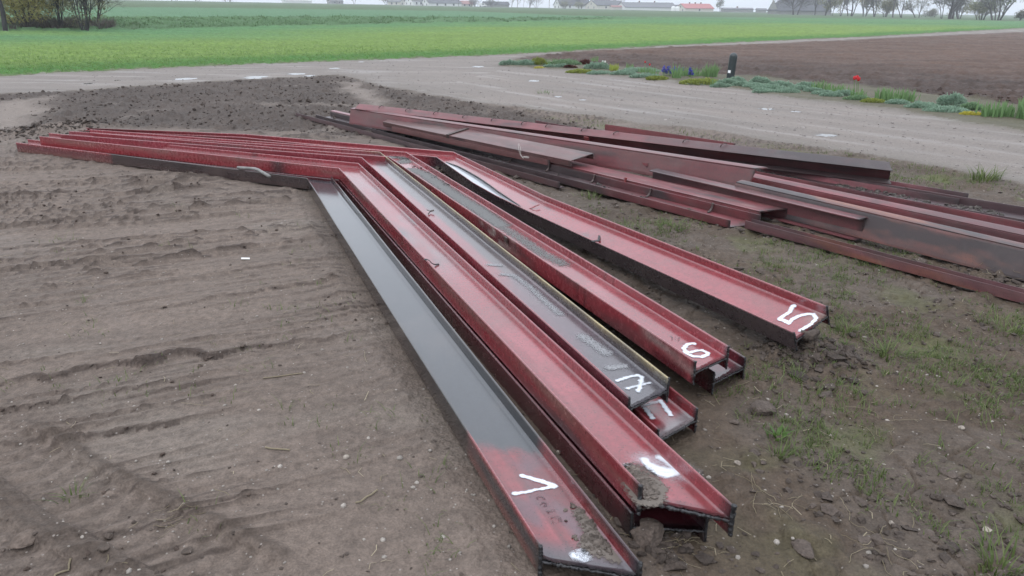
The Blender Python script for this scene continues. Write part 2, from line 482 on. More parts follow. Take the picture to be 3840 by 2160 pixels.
    for (mc, rad, amp) in MOUNDS:
        d2 = ((x - mc[0]) ** 2 + (y - mc[1]) ** 2) / rad ** 2
        k = d2 < 9
        if k.any():
            h[k] += amp * np.exp(-d2[k]) * (0.5 + 0.9 * lumps(x[k] * 13, y[k] * 13, 81, 0.8))
    for (ax, ay, bx, by, wd) in BEAM_LINES:
        ex, ey = bx - ax, by - ay
        k = (np.abs(x - .5 * (ax + bx)) < abs(ex) / 2 + .6) & (np.abs(y - .5 * (ay + by)) < abs(ey) / 2 + .6)
        if k.any():
            xx, yy = x[k], y[k]; t = np.clip(((xx - ax) * ex + (yy - ay) * ey) / (ex * ex + ey * ey), 0, 1)
            d = np.hypot(xx - ax - t * ex, yy - ay - t * ey); m_ = sst(wd + .14, wd, d)
            h[k] = h[k] * (1 - .75 * m_) - .012 * m_ + .012 * np.exp(-((d - wd - .10) / .05) ** 2) * (.3 + lumps(xx * 16, yy * 16, 84, .7))
    # a tyre track across the near corner
    a0, a1 = np.array([-1.95, 2.30]), np.array([-0.60, 1.50]); dd = (a1 - a0) / np.linalg.norm(a1 - a0)
    tu = (x - a0[0]) * dd[0] + (y - a0[1]) * dd[1]; tv = -(x - a0[0]) * dd[1] + (y - a0[1]) * dd[0] + 0.02 * noise(tu * 2, tu * 0 + 1, 82)
    tm = sst(0, 0.2, tu) * (1 - sst(1.3, 1.6, tu))
    prof = sst(0.11, 0.09, np.abs(tv)) + sst(0.11, 0.09, np.abs(tv + 0.30))
    rim = np.exp(-((np.abs(tv) - 0.13) / 0.02) ** 2) + np.exp(-((np.abs(tv + 0.30) - 0.13) / 0.02) ** 2)
    lug = 0.5 + 0.5 * np.sin(tu * 2 * math.pi / 0.085 + np.abs(tv) * 30)
    h = h * (1 - 0.6 * tm * prof) + tm * (-0.020 * prof - 0.009 * prof * lug + 0.020 * rim * (0.5 + 0.5 * noise(tu * 9, tv * 9, 83)))
    pud = np.zeros(x.shape)
    for (cx_, cy_, ex, ey) in PUD:
        d2 = ((x - cx_) / (ex * 1.15)) ** 2 + ((y - cy_) / (ey * 1.25)) ** 2
        k = d2 < 6
        if k.any():
            g = np.exp(-d2[k] ** 1.5); pud[k] = np.maximum(pud[k], g); h[k] = h[k] * (1 - g) - 0.018 * g
    hz = terrain(x, y) + h * np.clip(1.3 - r / 400, 0, 1)
    if not want_col: return hz, reg, None, None
    # --- colour of the stuff itself, plus shade painted along the mud's steps
    def mix(a, b, t): return a + (b - a) * t[..., None]
    big = fbm(x * 0.7, y * 0.7, 101, 3); med = fbm(x * 3, y * 3, 102, 3); sm = fbm(x * 14, y * 14, 103, 3)
    aniso = fbm(u * 0.8, v * 6, 104, 3)
    base = mix(np.broadcast_to(C['mud'], x.shape + (3,)), C['mudr'], 0.9 * right)
    base = base * (1 + 0.22 * big + 0.20 * np.where(right > 0.5, med, aniso) + 0.16 * sm)[..., None]
    pale = sst(0.12, 0.5, fbm(u * 0.9, v * 1.8, 105, 3)) * (1 - right)          # paler streaky patches
    base = mix(base, np.array([.145, .121, .103]), 0.60 * pale)
    base = mix(base, np.array([.040, .029, .024]), 0.9 * np.clip(.25 * crumble + 1.0 * e_all, 0, 1) * (1 - right))       # shade painted along step lips and crevices, with some broken moist soil
    base = mix(base, np.array([.078, .062, .051]) * (1 + .3 * (cid2 - .5))[..., None], 0.65 * plate * right * (1 - crack))
    moss = sst(0.05, 0.45, fbm(x * 2.1, y * 2.1, 106, 4)) * np.maximum(grassy * 0.55, verge * 0.95)
    base = mix(base, C['moss'], 0.75 * moss)
    base = mix(base, np.array([.052, .039, .031]), np.clip(tm * (.75 * rim + .35 * prof * lug), 0, .8))  # relief contrast painted into the colour along the track's rims and lug prints
    dirt = C['dirt'] * (1 + 0.25 * big + 0.25 * med + 0.2 * sm)[..., None]
    dirt = mix(dirt, C['sandy'] * (1 + 0.12 * sm)[..., None], np.maximum(sandy, 0.55 * sst(0.25, 0.55, fbm(x * 0.6, y * 1.2, 107, 3))) * 0.85)
    base = mix(base, dirt, w['dirt'])
    pl = mix(np.broadcast_to(C['plough'], x.shape + (3,)), C['plough2'], pl_far) * (1 + 0.30 * med + 0.25 * noise(x * 0.2, y * 1.5, 108) + .25 * noise(x * 1.3, y * 1.9, 109) * (1 - pl_far))[..., None]
    base = mix(base, pl, w['plough'])
    base = mix(base, np.array([.070, .066, .040]) * (1 + 0.3 * med)[..., None], w['bed'] * 0.9)
    # crops: near strip, yellowish middle, bluish far part
    az = np.arctan2(x, np.maximum(y, 0.1))
    fr = np.clip(sd['crop'], 0, None)
    rows = fbm(x * 0.12, y * 0.9, 111, 3); patch = fbm(x * 0.05, y * 0.12, 112, 3)
    green = np.broadcast_to(np.array([.056, .132, .032]), x.shape + (3,))
    green = mix(green, np.array([.116, .178, .046]), sst(1.2, 4.5, fr + 1.5 * patch))
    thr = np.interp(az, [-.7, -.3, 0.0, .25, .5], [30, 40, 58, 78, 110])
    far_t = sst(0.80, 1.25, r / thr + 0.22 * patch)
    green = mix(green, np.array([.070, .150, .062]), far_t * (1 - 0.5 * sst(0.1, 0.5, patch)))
    green = mix(green, np.array([.040, .115, .026]), 0.55 * sst(0.25, 0.6, fbm(x * 0.22, y * 0.7, 119, 4)) * sst(9, 2, fr))
    green = green * (1 + 0.20 * rows + 0.16 * noise(x * 3, y * 6, 113))[..., None]
    green = mix(green, np.array([.110, .105, .066]), 0.55 * (1 - sst(0.0, 0.9, fr + 0.5 * noise(x * 2, y * 2, 114))))
    bk = np.array([.066, .120, .056]) * (1 + 0.35 * fbm(x * 0.5, y * 0.6, 115, 3))[..., None]
    bk = mix(bk, np.array([.075, .066, .050]), 0.5 * sst(0.0, 0.5, fbm(x * 0.25, y * 0.5, 116, 3)) * (az < -0.45))
    bnd = sst(-0.6, 0.4, q + 0.6 * noise(x, y, 117)) * (1 - sst(9, 12, q)) * (1 - 0.65 * sst(0.05, 0.25, az))
    green = mix(green, bk, bnd)
    f2 = np.array([.080, .152, .084]) * (1 + 0.12 * rows)[..., None]
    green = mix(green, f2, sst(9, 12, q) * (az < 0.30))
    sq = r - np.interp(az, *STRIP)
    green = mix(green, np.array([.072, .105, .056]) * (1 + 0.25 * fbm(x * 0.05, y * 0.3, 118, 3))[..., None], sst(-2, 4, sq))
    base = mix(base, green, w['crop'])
    gr = C['gravel'] * (1 + 0.26 * (fbm(x * 0.3, y * 2.0, 121, 4) * (1 - ondrive) + 1.2 * fbm(dru * 0.25, drv * 2.2, 124, 4) * ondrive) + 0.08 * med + 0.07 * sm)[..., None]
    gr = mix(gr, np.array([.150, .124, .108]), 0.6 * sst(-0.1, 0.4, fbm(dru * 0.25, drv * 1.1, 122, 3)) * sst(-6, 2, x))
    edge = 1 - sst(0.0, 0.6, sd['track'] + 0.3 * noise(x * 1.3, y * 1.3, 123))
    gr = mix(gr, np.array([.105, .090, .075]), 0.6 * edge)
    base = mix(base, gr, w['track'])
    wet = np.clip(pud * 1.2, 0, 1)
    base = base * (1 - 0.45 * wet)[..., None]
    rough = 0.78 - 0.18 * sst(0.0, 0.5, np.where(ondrive > .5, fbm(dru * 0.3, drv * 2.6, 132, 3), fbm(x * 0.4, y * 1.8, 131, 3))) * (w['track'] + .6 * (1 - right) * (1 - w['dirt']) * (1 - w['crop'])) - 0.35 * wet
    rough = np.where(reg == 2, 0.9, rough)
    return hz, reg, np.clip(base, 0.004, 1), np.clip(rough, 0.15, 1)

def gz(x, y):
    return ground(np.atleast_1d(np.asarray(x, float)), np.atleast_1d(np.asarray(y, float)), False)[0]

# ------------------------------------------------------------------ ground material
def ground_material(name, scale_fine, bump, spec, speck):
    m, nt, N, L, P = new_mat(name)
    at_ = N.new('ShaderNodeAttribute'); at_.attribute_name = 'Col'
    ar = N.new('ShaderNodeAttribute'); ar.attribute_name = 'Rough'
    geo = N.new('ShaderNodeNewGeometry')
    n1 = N.new('ShaderNodeTexNoise'); n1.inputs['Scale'].default_value = scale_fine; n1.inputs['Detail'].default_value = 6; n1.inputs['Roughness'].default_value = 0.65
    n2 = N.new('ShaderNodeTexVoronoi'); n2.inputs['Scale'].default_value = scale_fine * 2.2
    n3 = N.new('ShaderNodeTexNoise'); n3.inputs['Scale'].default_value = scale_fine * 5; n3.inputs['Detail'].default_value = 3
    for n in (n1, n2, n3): L.new(geo.outputs['Position'], n.inputs['Vector'])
    r1 = N.new('ShaderNodeMapRange'); r1.inputs['From Min'].default_value = 0.25; r1.inputs['From Max'].default_value = 0.75
    r1.inputs['To Min'].default_value = 0.68; r1.inputs['To Max'].default_value = 1.32
    L.new(n1.outputs['Fac'], r1.inputs['Value'])
    r3 = N.new('ShaderNodeMapRange'); r3.inputs['From Min'].default_value = 0.3; r3.inputs['From Max'].default_value = 0.7
    r3.inputs['To Min'].default_value = 0.8; r3.inputs['To Max'].default_value = 1.2
    L.new(n3.outputs['Fac'], r3.inputs['Value'])
    mm = N.new('ShaderNodeMath'); mm.operation = 'MULTIPLY'
    L.new(r1.outputs['Result'], mm.inputs[0]); L.new(r3.outputs['Result'], mm.inputs[1])
    sc = N.new('ShaderNodeVectorMath'); sc.operation = 'SCALE'
    L.new(at_.outputs['Color'], sc.inputs[0]); L.new(mm.outputs['Value'], sc.inputs['Scale'])
    # pale grit: a few cells of a voronoi pattern
    vs = N.new('ShaderNodeTexVoronoi'); vs.inputs['Scale'].default_value = 85
    L.new(geo.outputs['Position'], vs.inputs['Vector'])
    sx = N.new('ShaderNodeSeparateColor'); L.new(vs.outputs['Color'], sx.inputs['Color'])
    g1 = N.new('ShaderNodeMath'); g1.operation = 'GREATER_THAN'; g1.inputs[1].default_value = 1 - speck
    L.new(sx.outputs['Red'], g1.inputs[0])
    g2 = N.new('ShaderNodeMath'); g2.operation = 'LESS_THAN'; g2.inputs[1].default_value = 0.30
    L.new(vs.outputs['Distance'], g2.inputs[0])
    g3 = N.new('ShaderNodeMath'); g3.operation = 'MULTIPLY'; L.new(g1.outputs[0], g3.inputs[0]); L.new(g2.outputs[0], g3.inputs[1])
    g4 = N.new('ShaderNodeMath'); g4.operation = 'MULTIPLY'; g4.inputs[1].default_value = 0.75; L.new(g3.outputs[0], g4.inputs[0])
    mx = N.new('ShaderNodeMix'); mx.data_type = 'RGBA'; mx.inputs['B'].default_value = (.22, .195, .175, 1)
    L.new(g4.outputs[0], mx.inputs['Factor']); L.new(sc.outputs['Vector'], mx.inputs['A'])
    L.new(mx.outputs['Result'], P.inputs['Base Color'])
    L.new(ar.outputs['Fac'], P.inputs['Roughness'])
    P.inputs['Specular IOR Level'].default_value = spec
    ad = N.new('ShaderNodeMath'); ad.operation = 'MULTIPLY_ADD'; ad.inputs[1].default_value = 0.35
    L.new(n2.outputs['Distance'], ad.inputs[0]); L.new(n1.outputs['Fac'], ad.inputs[2])
    b = N.new('ShaderNodeBump'); b.inputs['Strength'].default_value = bump; b.inputs['Distance'].default_value = 0.35 / scale_fine
    L.new(ad.outputs[0], b.inputs['Height']); L.new(b.outputs['Normal'], P.inputs['Normal'])
    return m

M_SOIL = ground_material('soil', 30, 1.0, 0.22, 0.03)
M_TRACK = ground_material('gravel_track', 30, 0.6, 0.45, 0.14)
M_PLOUGH = ground_material('ploughed_soil', 11, 0.9, 0.25, 0.01)
M_CROP = ground_material('young_crop', 9, 0.9, 0.12, 0.0)

# ------------------------------------------------------------------ the ground, one sheet cut along the edges of its surfaces
ang = np.concatenate([np.linspace(-46, 46, 900), np.linspace(46, 314, 80)[1:-1]])
ang = np.radians(ang)
rr = np.concatenate([np.linspace(0.25, 1.35, 14)[:-1], np.geomspace(1.35, 9, 400)[:-1], np.geomspace(9, 60, 240)[:-1], np.geomspace(60, 1400, 110)])
A, R_ = np.meshgrid(ang, rr)
GX, GY = (np.sin(A) * R_).ravel(), (np.cos(A) * R_).ravel()
na, nr = len(ang), len(rr)
GZ, GREG, GCOL, GROUGH = ground(GX, GY)
GZ[:] = np.where(np.hypot(GX, GY) < 1.0, np.minimum(GZ, 0.01), GZ)
ii, jj = np.meshgrid(np.arange(nr - 1), np.arange(na), indexing='ij')
q0 = (ii * na + jj).ravel(); q1 = (ii * na + (jj + 1) % na).ravel()
GF = np.stack([q0, q0 + na, q1 + na, q1], 1)
FREG = GREG[GF[:, 0]]
GV = np.stack([GX, GY, GZ], 1)
for rid, nm, mat in ((0, 'ground', M_SOIL), (1, 'gravel_track', M_TRACK), (2, 'crop_field', M_CROP), (3, 'ploughed_field', M_PLOUGH),
                     (4, 'flower_bed_soil', M_SOIL), (5, 'tilled_ground', M_SOIL)):
    F = GF[FREG == rid]
    if not len(F): continue
    used, inv = np.unique(F, return_inverse=True)
    F = inv.reshape(F.shape)
    V = GV[used]; cc = GCOL[used]; ro = GROUGH[used]
    tri = []
    if rid == 0:                                     # close the small hole under the camera
        ring = np.searchsorted(used, np.arange(na))
        V = np.vstack([V, [0, 0, 0]]); cc = np.vstack([cc, C['mud']]); ro = np.append(ro, .8)
        tri = np.stack([np.full(na, len(V) - 1), ring, np.roll(ring, -1)], 1)
    o = np_mesh(nm, V, [F, tri] if len(tri) else F, mat, col=cc, rough=ro)
    tag(o, kind='structure')
del A, R_, GF

# ------------------------------------------------------------------ puddles
M_WATER, nt, N, L, P = new_mat('puddle_water')
P.inputs['Base Color'].default_value = (.06, .055, .05, 1); P.inputs['Roughness'].default_value = 0.04
P.inputs['Specular IOR Level'].default_value = 0.6
for (cx_, cy_, ex, ey) in PUD:
    k = 28; V = [(cx_, cy_, 0)]
    z0 = float(terrain(np.array([cx_]), np.array([cy_]))[0]) - 0.007
    for i in range(k):
        t = 2 * math.pi * i / k
        s = 1.15 + 0.75 * float(noise(math.cos(t) * 1.9 + cx_ * 3, math.sin(t) * 1.9 + cy_ * 3, 140))
        V.append((cx_ + ex * s * math.cos(t), cy_ + ey * s * math.sin(t), 0))
    V = np.array(V); V[:, 2] = z0
    T = [(0, 1 + i, 1 + (i + 1) % k) for i in range(k)]
    tag(np_mesh('puddle', V, np.array(T), M_WATER, smooth=False), kind='structure')
# ------------------------------------------------------------------ steel: red oxide paint, mill scale, soot, rust
def steel_material():
    m, nt, N, L, P = new_mat('painted_steel')
    at_ = N.new('ShaderNodeAttribute'); at_.attribute_name = 'Col'
    ar = N.new('ShaderNodeAttribute'); ar.attribute_name = 'Rough'
    geo = N.new('ShaderNodeNewGeometry')
    n1 = N.new('ShaderNodeTexNoise'); n1.inputs['Scale'].default_value = 38; n1.inputs['Detail'].default_value = 7; n1.inputs['Roughness'].default_value = 0.7
    n2 = N.new('ShaderNodeTexNoise'); n2.inputs['Scale'].default_value = 170; n2.inputs['Detail'].default_value = 2
    for n in (n1, n2): L.new(geo.outputs['Position'], n.inputs['Vector'])
    r1 = N.new('ShaderNodeMapRange'); r1.inputs['From Min'].default_value = 0.3; r1.inputs['From Max'].default_value = 0.7
    r1.inputs['To Min'].default_value = 0.80; r1.inputs['To Max'].default_value = 1.20
    L.new(n1.outputs['Fac'], r1.inputs['Value'])
    r2 = N.new('ShaderNodeMapRange'); r2.inputs['From Min'].default_value = 0.29; r2.inputs['From Max'].default_value = 0.40
    r2.inputs['To Min'].default_value = 0.42; r2.inputs['To Max'].default_value = 1.0
    L.new(n2.outputs['Fac'], r2.inputs['Value'])
    mm = N.new('ShaderNodeMath'); mm.operation = 'MULTIPLY'
    L.new(r1.outputs['Result'], mm.inputs[0]); L.new(r2.outputs['Result'], mm.inputs[1])
    sc = N.new('ShaderNodeVectorMath'); sc.operation = 'SCALE'
    L.new(at_.outputs['Color'], sc.inputs[0]); L.new(mm.outputs[0], sc.inputs['Scale'])
    # chips down to dark steel, and dried splashes of mud
    n4 = N.new('ShaderNodeTexNoise'); n4.inputs['Scale'].default_value = 40; n4.inputs['Detail'].default_value = 8; n4.inputs['Roughness'].default_value = 0.75
    n5 = N.new('ShaderNodeTexNoise'); n5.inputs['Scale'].default_value = 3.2; n5.inputs['Detail'].default_value = 8; n5.inputs['Roughness'].default_value = 0.68
    for n in (n4, n5): L.new(geo.outputs['Position'], n.inputs['Vector'])
    c4 = N.new('ShaderNodeMapRange'); c4.inputs['From Min'].default_value = 0.69; c4.inputs['From Max'].default_value = 0.72; c4.inputs['To Max'].default_value = 0.7
    c5 = N.new('ShaderNodeMapRange'); c5.inputs['From Min'].default_value = 0.50; c5.inputs['From Max'].default_value = 0.74; c5.inputs['To Max'].default_value = 0.30
    L.new(n4.outputs['Fac'], c4.inputs['Value']); L.new(n5.outputs['Fac'], c5.inputs['Value'])
    x4 = N.new('ShaderNodeMix'); x4.data_type = 'RGBA'; x4.inputs['B'].default_value = (.030, .020, .020, 1)
    x5 = N.new('ShaderNodeMix'); x5.data_type = 'RGBA'; x5.inputs['B'].default_value = (.115, .088, .080, 1)
    L.new(c5.outputs['Result'], x5.inputs['Factor']); L.new(sc.outputs['Vector'], x5.inputs['A'])
    L.new(c4.outputs['Result'], x4.inputs['Factor']); L.new(x5.outputs['Result'], x4.inputs['A'])
    L.new(x4.outputs['Result'], P.inputs['Base Color'])
    rm = N.new('ShaderNodeMath'); rm.operation = 'MULTIPLY_ADD'; rm.inputs[1].default_value = 0.22; 
    L.new(n1.outputs['Fac'], rm.inputs[0])
    sb = N.new('ShaderNodeMath'); sb.operation = 'SUBTRACT'; sb.inputs[1].default_value = 0.11
    L.new(ar.outputs['Fac'], sb.inputs[0]); L.new(sb.outputs[0], rm.inputs[2])
    L.new(rm.outputs[0], P.inputs['Roughness'])
    P.inputs['Specular IOR Level'].default_value = 0.75                          # rain-wet paint: dull face on, bright at a low angle
    P.inputs['Coat Weight'].default_value = 0.30; P.inputs['Coat Roughness'].default_value = 0.10; P.inputs['Coat IOR'].default_value = 1.33
    b = N.new('ShaderNodeBump'); b.inputs['Strength'].default_value = 0.04; b.inputs['Distance'].default_value = 0.003
    L.new(n1.outputs['Fac'], b.inputs['Height']); L.new(b.outputs['Normal'], P.inputs['Normal'])
    return m
M_STEEL = steel_material()
M_BLACK = plain('burnt_steel', (.014, .014, .016), 0.42, 0.5, 90, 0.5)

RED = np.array([.230, .040, .042]); RED2 = np.array([.160, .026, .028]); DARK = np.array([.020, .017, .019]); MILL = np.array([.105, .112, .122])
RUST = np.array([.115, .058, .042]); PALE = np.array([.30, .20, .19]); CHAR = np.array([.008, .008, .009]); OCHRE = np.array([.30, .22, .08]); DUST = np.array([.135, .115, .095])

def blend(c, k, t):
    return c + (k - c) * np.clip(t, 0, 1)[:, None]

def wear(s, t, z, part, seed, base=RED, soot=0.35, dust=0.3, rust=0.2, drips=0.0, ends=(0.06, None), L=5.0):
    """colour and gloss of a painted beam: s along it from its near end, t across, z down from the flange tip"""
    n = len(s)
    c = np.tile(np.asarray(base, float), (n, 1))
    lo = fbm(s * 0.9 + seed, t * 5 + z * 9, seed, 3)
    mid = fbm(s * 4 + seed, t * 12 + z * 20, seed + 1, 4)
    hi = fbm(s * 22, t * 30 + z * 40, seed + 2, 3)
    c = c * (1 + 0.18 * lo + 0.12 * mid + 0.08 * hi)[:, None]
    c = blend(c, np.asarray(base) * 1.35 + .03, 0.5 * sst(0.1, 0.5, fbm(s * 1.6 + 9, t * 7 + z * 8, seed + 8, 3)))
    c = blend(c, DARK, soot * sst(0.12, 0.55, lo + 0.35 * mid) * 0.95)
    c = blend(c, RUST, rust * sst(0.1, 0.5, fbm(s * 2.2, t * 9 + z * 16, seed + 3, 4)))
    ro = 0.18 + 0.08 * lo
    if part == 'web':
        k = np.exp(-np.abs(z) / 0.018)                       # dirt caught along the root of the flange
        c = blend(c, DUST * 0.75, dust * k * sst(-0.3, 0.3, mid))
        ro = ro + 0.10 * k
    else:
        tip = np.exp(-z / 0.0035)
        c = blend(c, np.asarray(base) * 0.6 + np.array([.16, .10, .09]), 0.55 * tip)
        if drips:
            d = sst(0.25, 0.5, noise(s * 42 + seed, z * 3, seed + 5)) * sst(0.0, 0.3, noise(s * 3, z * 0 + 1, seed + 6))
            c = blend(c, RED2 * 0.45, drips * d)
        ro = ro + 0.08
    if ends:
        if ends[0]:
            c = blend(c, CHAR, sst(ends[0] * (1 + 0.5 * 0), ends[0] * 0.15, s + 0.02 * mid) * 0.9)
        if ends[1]:
            c = blend(c, CHAR, sst(ends[1], ends[1] * 0.15, L - s) * 0.9)
    return c * np.array([.74, .62, .72]), np.clip(ro, 0.16, 0.9)

def resample(P, steps):
    """points and distances along a polyline with the given steps per segment"""
    out = [P[0]]
    for i in range(len(P) - 1):
        for k in range(1, steps[i] + 1):
            out.append(P[i] + (P[i + 1] - P[i]) * k / steps[i])
    return np.array(out)

def frames(Lp, Rp):
    T = np.gradient(0.5 * (Lp + Rp), axis=0)
    Av = Rp - Lp; Wd = np.linalg.norm(Av, axis=1); Av = Av / Wd[:, None]
    T = T - Av * np.sum(T * Av, 1)[:, None]; T /= np.linalg.norm(T, axis=1)[:, None]
    Nn = np.cross(Av, T); Nn *= np.sign(Nn[:, 2])[:, None]
    return T, Av, Wd, Nn

def sweep(Vg):
    """quads of a closed loop swept along: Vg is (stations, loop, 3)"""
    a, b = Vg.shape[:2]
    i, j = np.meshgrid(np.arange(a - 1), np.arange(b), indexing='ij')
    q = np.stack([i * b + j, i * b + (j + 1) % b, (i + 1) * b + (j + 1) % b, (i + 1) * b + j], -1).reshape(-1, 4)
    return q

def strip_caps(a, b):
    """end faces for a loop made of an upper row 0..h-1 and a lower row h..b-1 that runs back"""
    h = b // 2
    Q = []
    for st, rev in ((0, False), ((a - 1) * b, True)):
        for k in range(h - 1):
            f = (st + k, st + k + 1, st + b - 2 - k, st + b - 1 - k)
            Q.append(f[::-1] if rev else f)
    return np.array(Q)

def bent_beam(label, Lpts, Rpts, paint, seed, b=0.10, tf=0.010, tw=0.008, group=None, cat='steel beam', name='bent_steel_beam', ragged=0.004, web_rows=30, burn=0.006):
    """an I-section lying on its side, given the top edges of its two flanges (from the far left end over the knee to the near end)"""
    Lpts = [np.asarray(p, float) for p in Lpts]; Rpts = [np.asarray(p, float) for p in Rpts]
    steps = []
    for i in range(len(Lpts) - 1):
        ln = np.linalg.norm(Lpts[i + 1] - Lpts[i])
        steps.append(max(2, int(ln / (0.025 if i == len(Lpts) - 2 else 0.05))))
    Lp, Rp = resample(Lpts, steps), resample(Rpts, steps)
    T, Av, Wd, Nn = frames(Lp, Rp)
    n = len(Lp)
    mid = 0.5 * (Lp + Rp)
    dist = np.concatenate([[0], np.cumsum(np.linalg.norm(np.diff(mid, axis=0), axis=1))])
    tot = dist[-1]; sL = tot - dist
    # a little rolling unevenness
    wob = 0.0025 * noise(dist * 1.2, dist * 0 + seed, seed)
    root = empty(name, (0.5 * (Lp[-1] + Rp[-1]) - Nn[-1] * b))
    tag(root, label, cat, group, 'thing')
    # --- flanges
    prof = [(0.0, -.004), (0.0, -.25 * b), (0, -.5 * b), (0, -.75 * b), (0, -b + .003), (.003, -b), (tf - .003, -b), (tf, -b + .003), (tf * 1.15, -.72 * b), (tf * 1.5, -.5 * b - tw),
            (tf * 1.5, -.5 * b + tw), (tf * 1.15, -.28 * b), (tf, -.004), (tf - .003, 0), (.003, 0)]
    for side in (0, 1):
        E0 = Lp if side == 0 else Rp
        sg = 1 if side == 0 else -1
        loop = np.array(prof)
        Vg = E0[:, None] + sg * Av[:, None] * (loop[None, :, 0:1] + wob[:, None, None] * 0.6) + Nn[:, None] * loop[None, :, 1:2]
        jit = ragged * noise(np.arange(len(loop)) * 1.7 + seed, np.full(len(loop), side * 3.3), seed + 9)
        Vg[-1] += T[-1] * jit[:, None]; Vg[0] += T[0] * jit[:, None]
        V = Vg.reshape(-1, 3); m = len(loop)
        Q = sweep(Vg)
        if side == 1: Q = Q[:, ::-1]
        s = np.repeat(sL, m)
        dL = np.sum((E0 - mid) * T, 1); s = s - np.repeat(dL, m)   # oblique ends
        z = np.tile(-loop[:, 1], n); inn = np.tile((np.arange(m) >= 7).astype(float), n)
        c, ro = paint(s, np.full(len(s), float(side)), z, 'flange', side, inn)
        cap = []
        for st, rev in ((0, side == 0), ((n - 1) * m, side == 1)):
            pairs = [(14, 13), (0, 12), (1, 11), (2, 10), (2, 9), (3, 8), (4, 7), (5, 6)]
            for (a0, b0), (a1, b1) in zip(pairs[:-1], pairs[1:]):
                f = (st + a0, st + a1, st + b1, st + b0)
                if a0 == a1: f = (st + a0, st + b1, st + b0)
                cap.append(f[::-1] if rev else f)
        quads = np.array([f for f in cap if len(f) == 4]); tris = np.array([f for f in cap if len(f) == 3])
        np_mesh('flange', V, [Q, quads, tris], M_STEEL, root, col=c, rough=ro, smooth=False, world=True)
    # --- web, its fillets running into the flanges
    h = web_rows
    v = 0.5 - 0.5 * np.cos(np.linspace(0, math.pi, h))
    v = 0.35 * v + 0.65 * np.linspace(0, 1, h)
    y0 = tf * 1.0
    Y = y0 + v[None, :] * (Wd[:, None] - 2 * y0)
    dedge = np.minimum(Y - y0, Wd[:, None] - y0 - Y)
    fil = 0.011 * np.exp(-dedge / 0.006)
    top = -b / 2 + tw / 2 + fil + wob[:, None] * 0.15; bot = -b / 2 - tw / 2 - fil
    Vt = Lp[:, None] + Av[:, None] * Y[..., None] + Nn[:, None] * top[..., None]
    Vb = Lp[:, None] + Av[:, None] * Y[..., None] + Nn[:, None] * bot[..., None]
    jit = ragged * 1.2 * noise(np.arange(h) * 0.9 + seed, np.full(h, 7.7), seed + 12) + ragged * 0.7 * noise(np.arange(h) * 3.1, np.full(h, 2.2), seed + 13)
    for VV in (Vt, Vb):
        VV[-1] += T[-1] * jit[:, None]; VV[0] += T[0] * jit[:, None]
    Vg = np.concatenate([Vt, Vb[:, ::-1]], 1)
    V = Vg.reshape(-1, 3); m = 2 * h
    Q = sweep(Vg)[:, ::-1]
    yy = np.concatenate([Y, Y[:, ::-1]], 1); de = np.concatenate([dedge, dedge[:, ::-1]], 1)
    s = tot - (np.sum((V - mid[0]) * 0, 1) + np.repeat(dist, m) + np.sum((V - np.repeat(mid, m, 0)) * np.repeat(T, m, 0), 1))
    c, ro = paint(s, yy.ravel(), de.ravel(), 'web', 0, np.zeros(len(s)))
    np_mesh('web', V, [Q, strip_caps(n, m)[:, ::-1]], M_STEEL, root, col=c, rough=ro, smooth=True, world=True)
    if burn:
        mb = MB(); jn = lambda k, sd: fbm(np.linspace(0, k * .45, k) + seed * 3.1, np.full(k, sd), seed + 20, 3)
        for E0, sg, sd in ((Lp[-1], 1, .3), (Rp[-1], -1, 5.1)):
            k = 26; zz_ = np.linspace(.001, -b - .001, k)
            P = E0 + sg * Av[-1] * (tf * .5 + .25 * burn * jn(k, sd + 3))[:, None] + Nn[-1] * zz_[:, None] + T[-1] * (.9 * burn * jn(k, sd))[:, None]
            mb.tube(P, burn * (.72 + .55 * jn(k, sd + 9)), 7)
        k = 70; yv = np.linspace(tf, Wd[-1] - tf, k)
        P = Lp[-1] + Av[-1] * yv[:, None] + Nn[-1] * (-b / 2 - .35 * burn + .35 * burn * jn(k, 2.2))[:, None] + T[-1] * (1.0 * burn * jn(k, 3.7))[:, None]
        mb.tube(P, burn * (.55 + .45 * jn(k, 8.8)), 7)
        mb.build('burnt_edge', M_BLACK, root, world=True, smooth=True)
    plane = dict(o=Lp[-1], d=-T[-2], a=Av[-2], n=Nn[-2], h=-b / 2 + tw / 2, root=root)
    # use the square axes of the near arm
    d = Lpts[-2] - Lpts[-1]; d /= np.linalg.norm(d)
    a = plane['a'] - d * (plane['a'] @ d); a /= np.linalg.norm(a)
    plane['d'], plane['a'] = d, a
    return root, plane

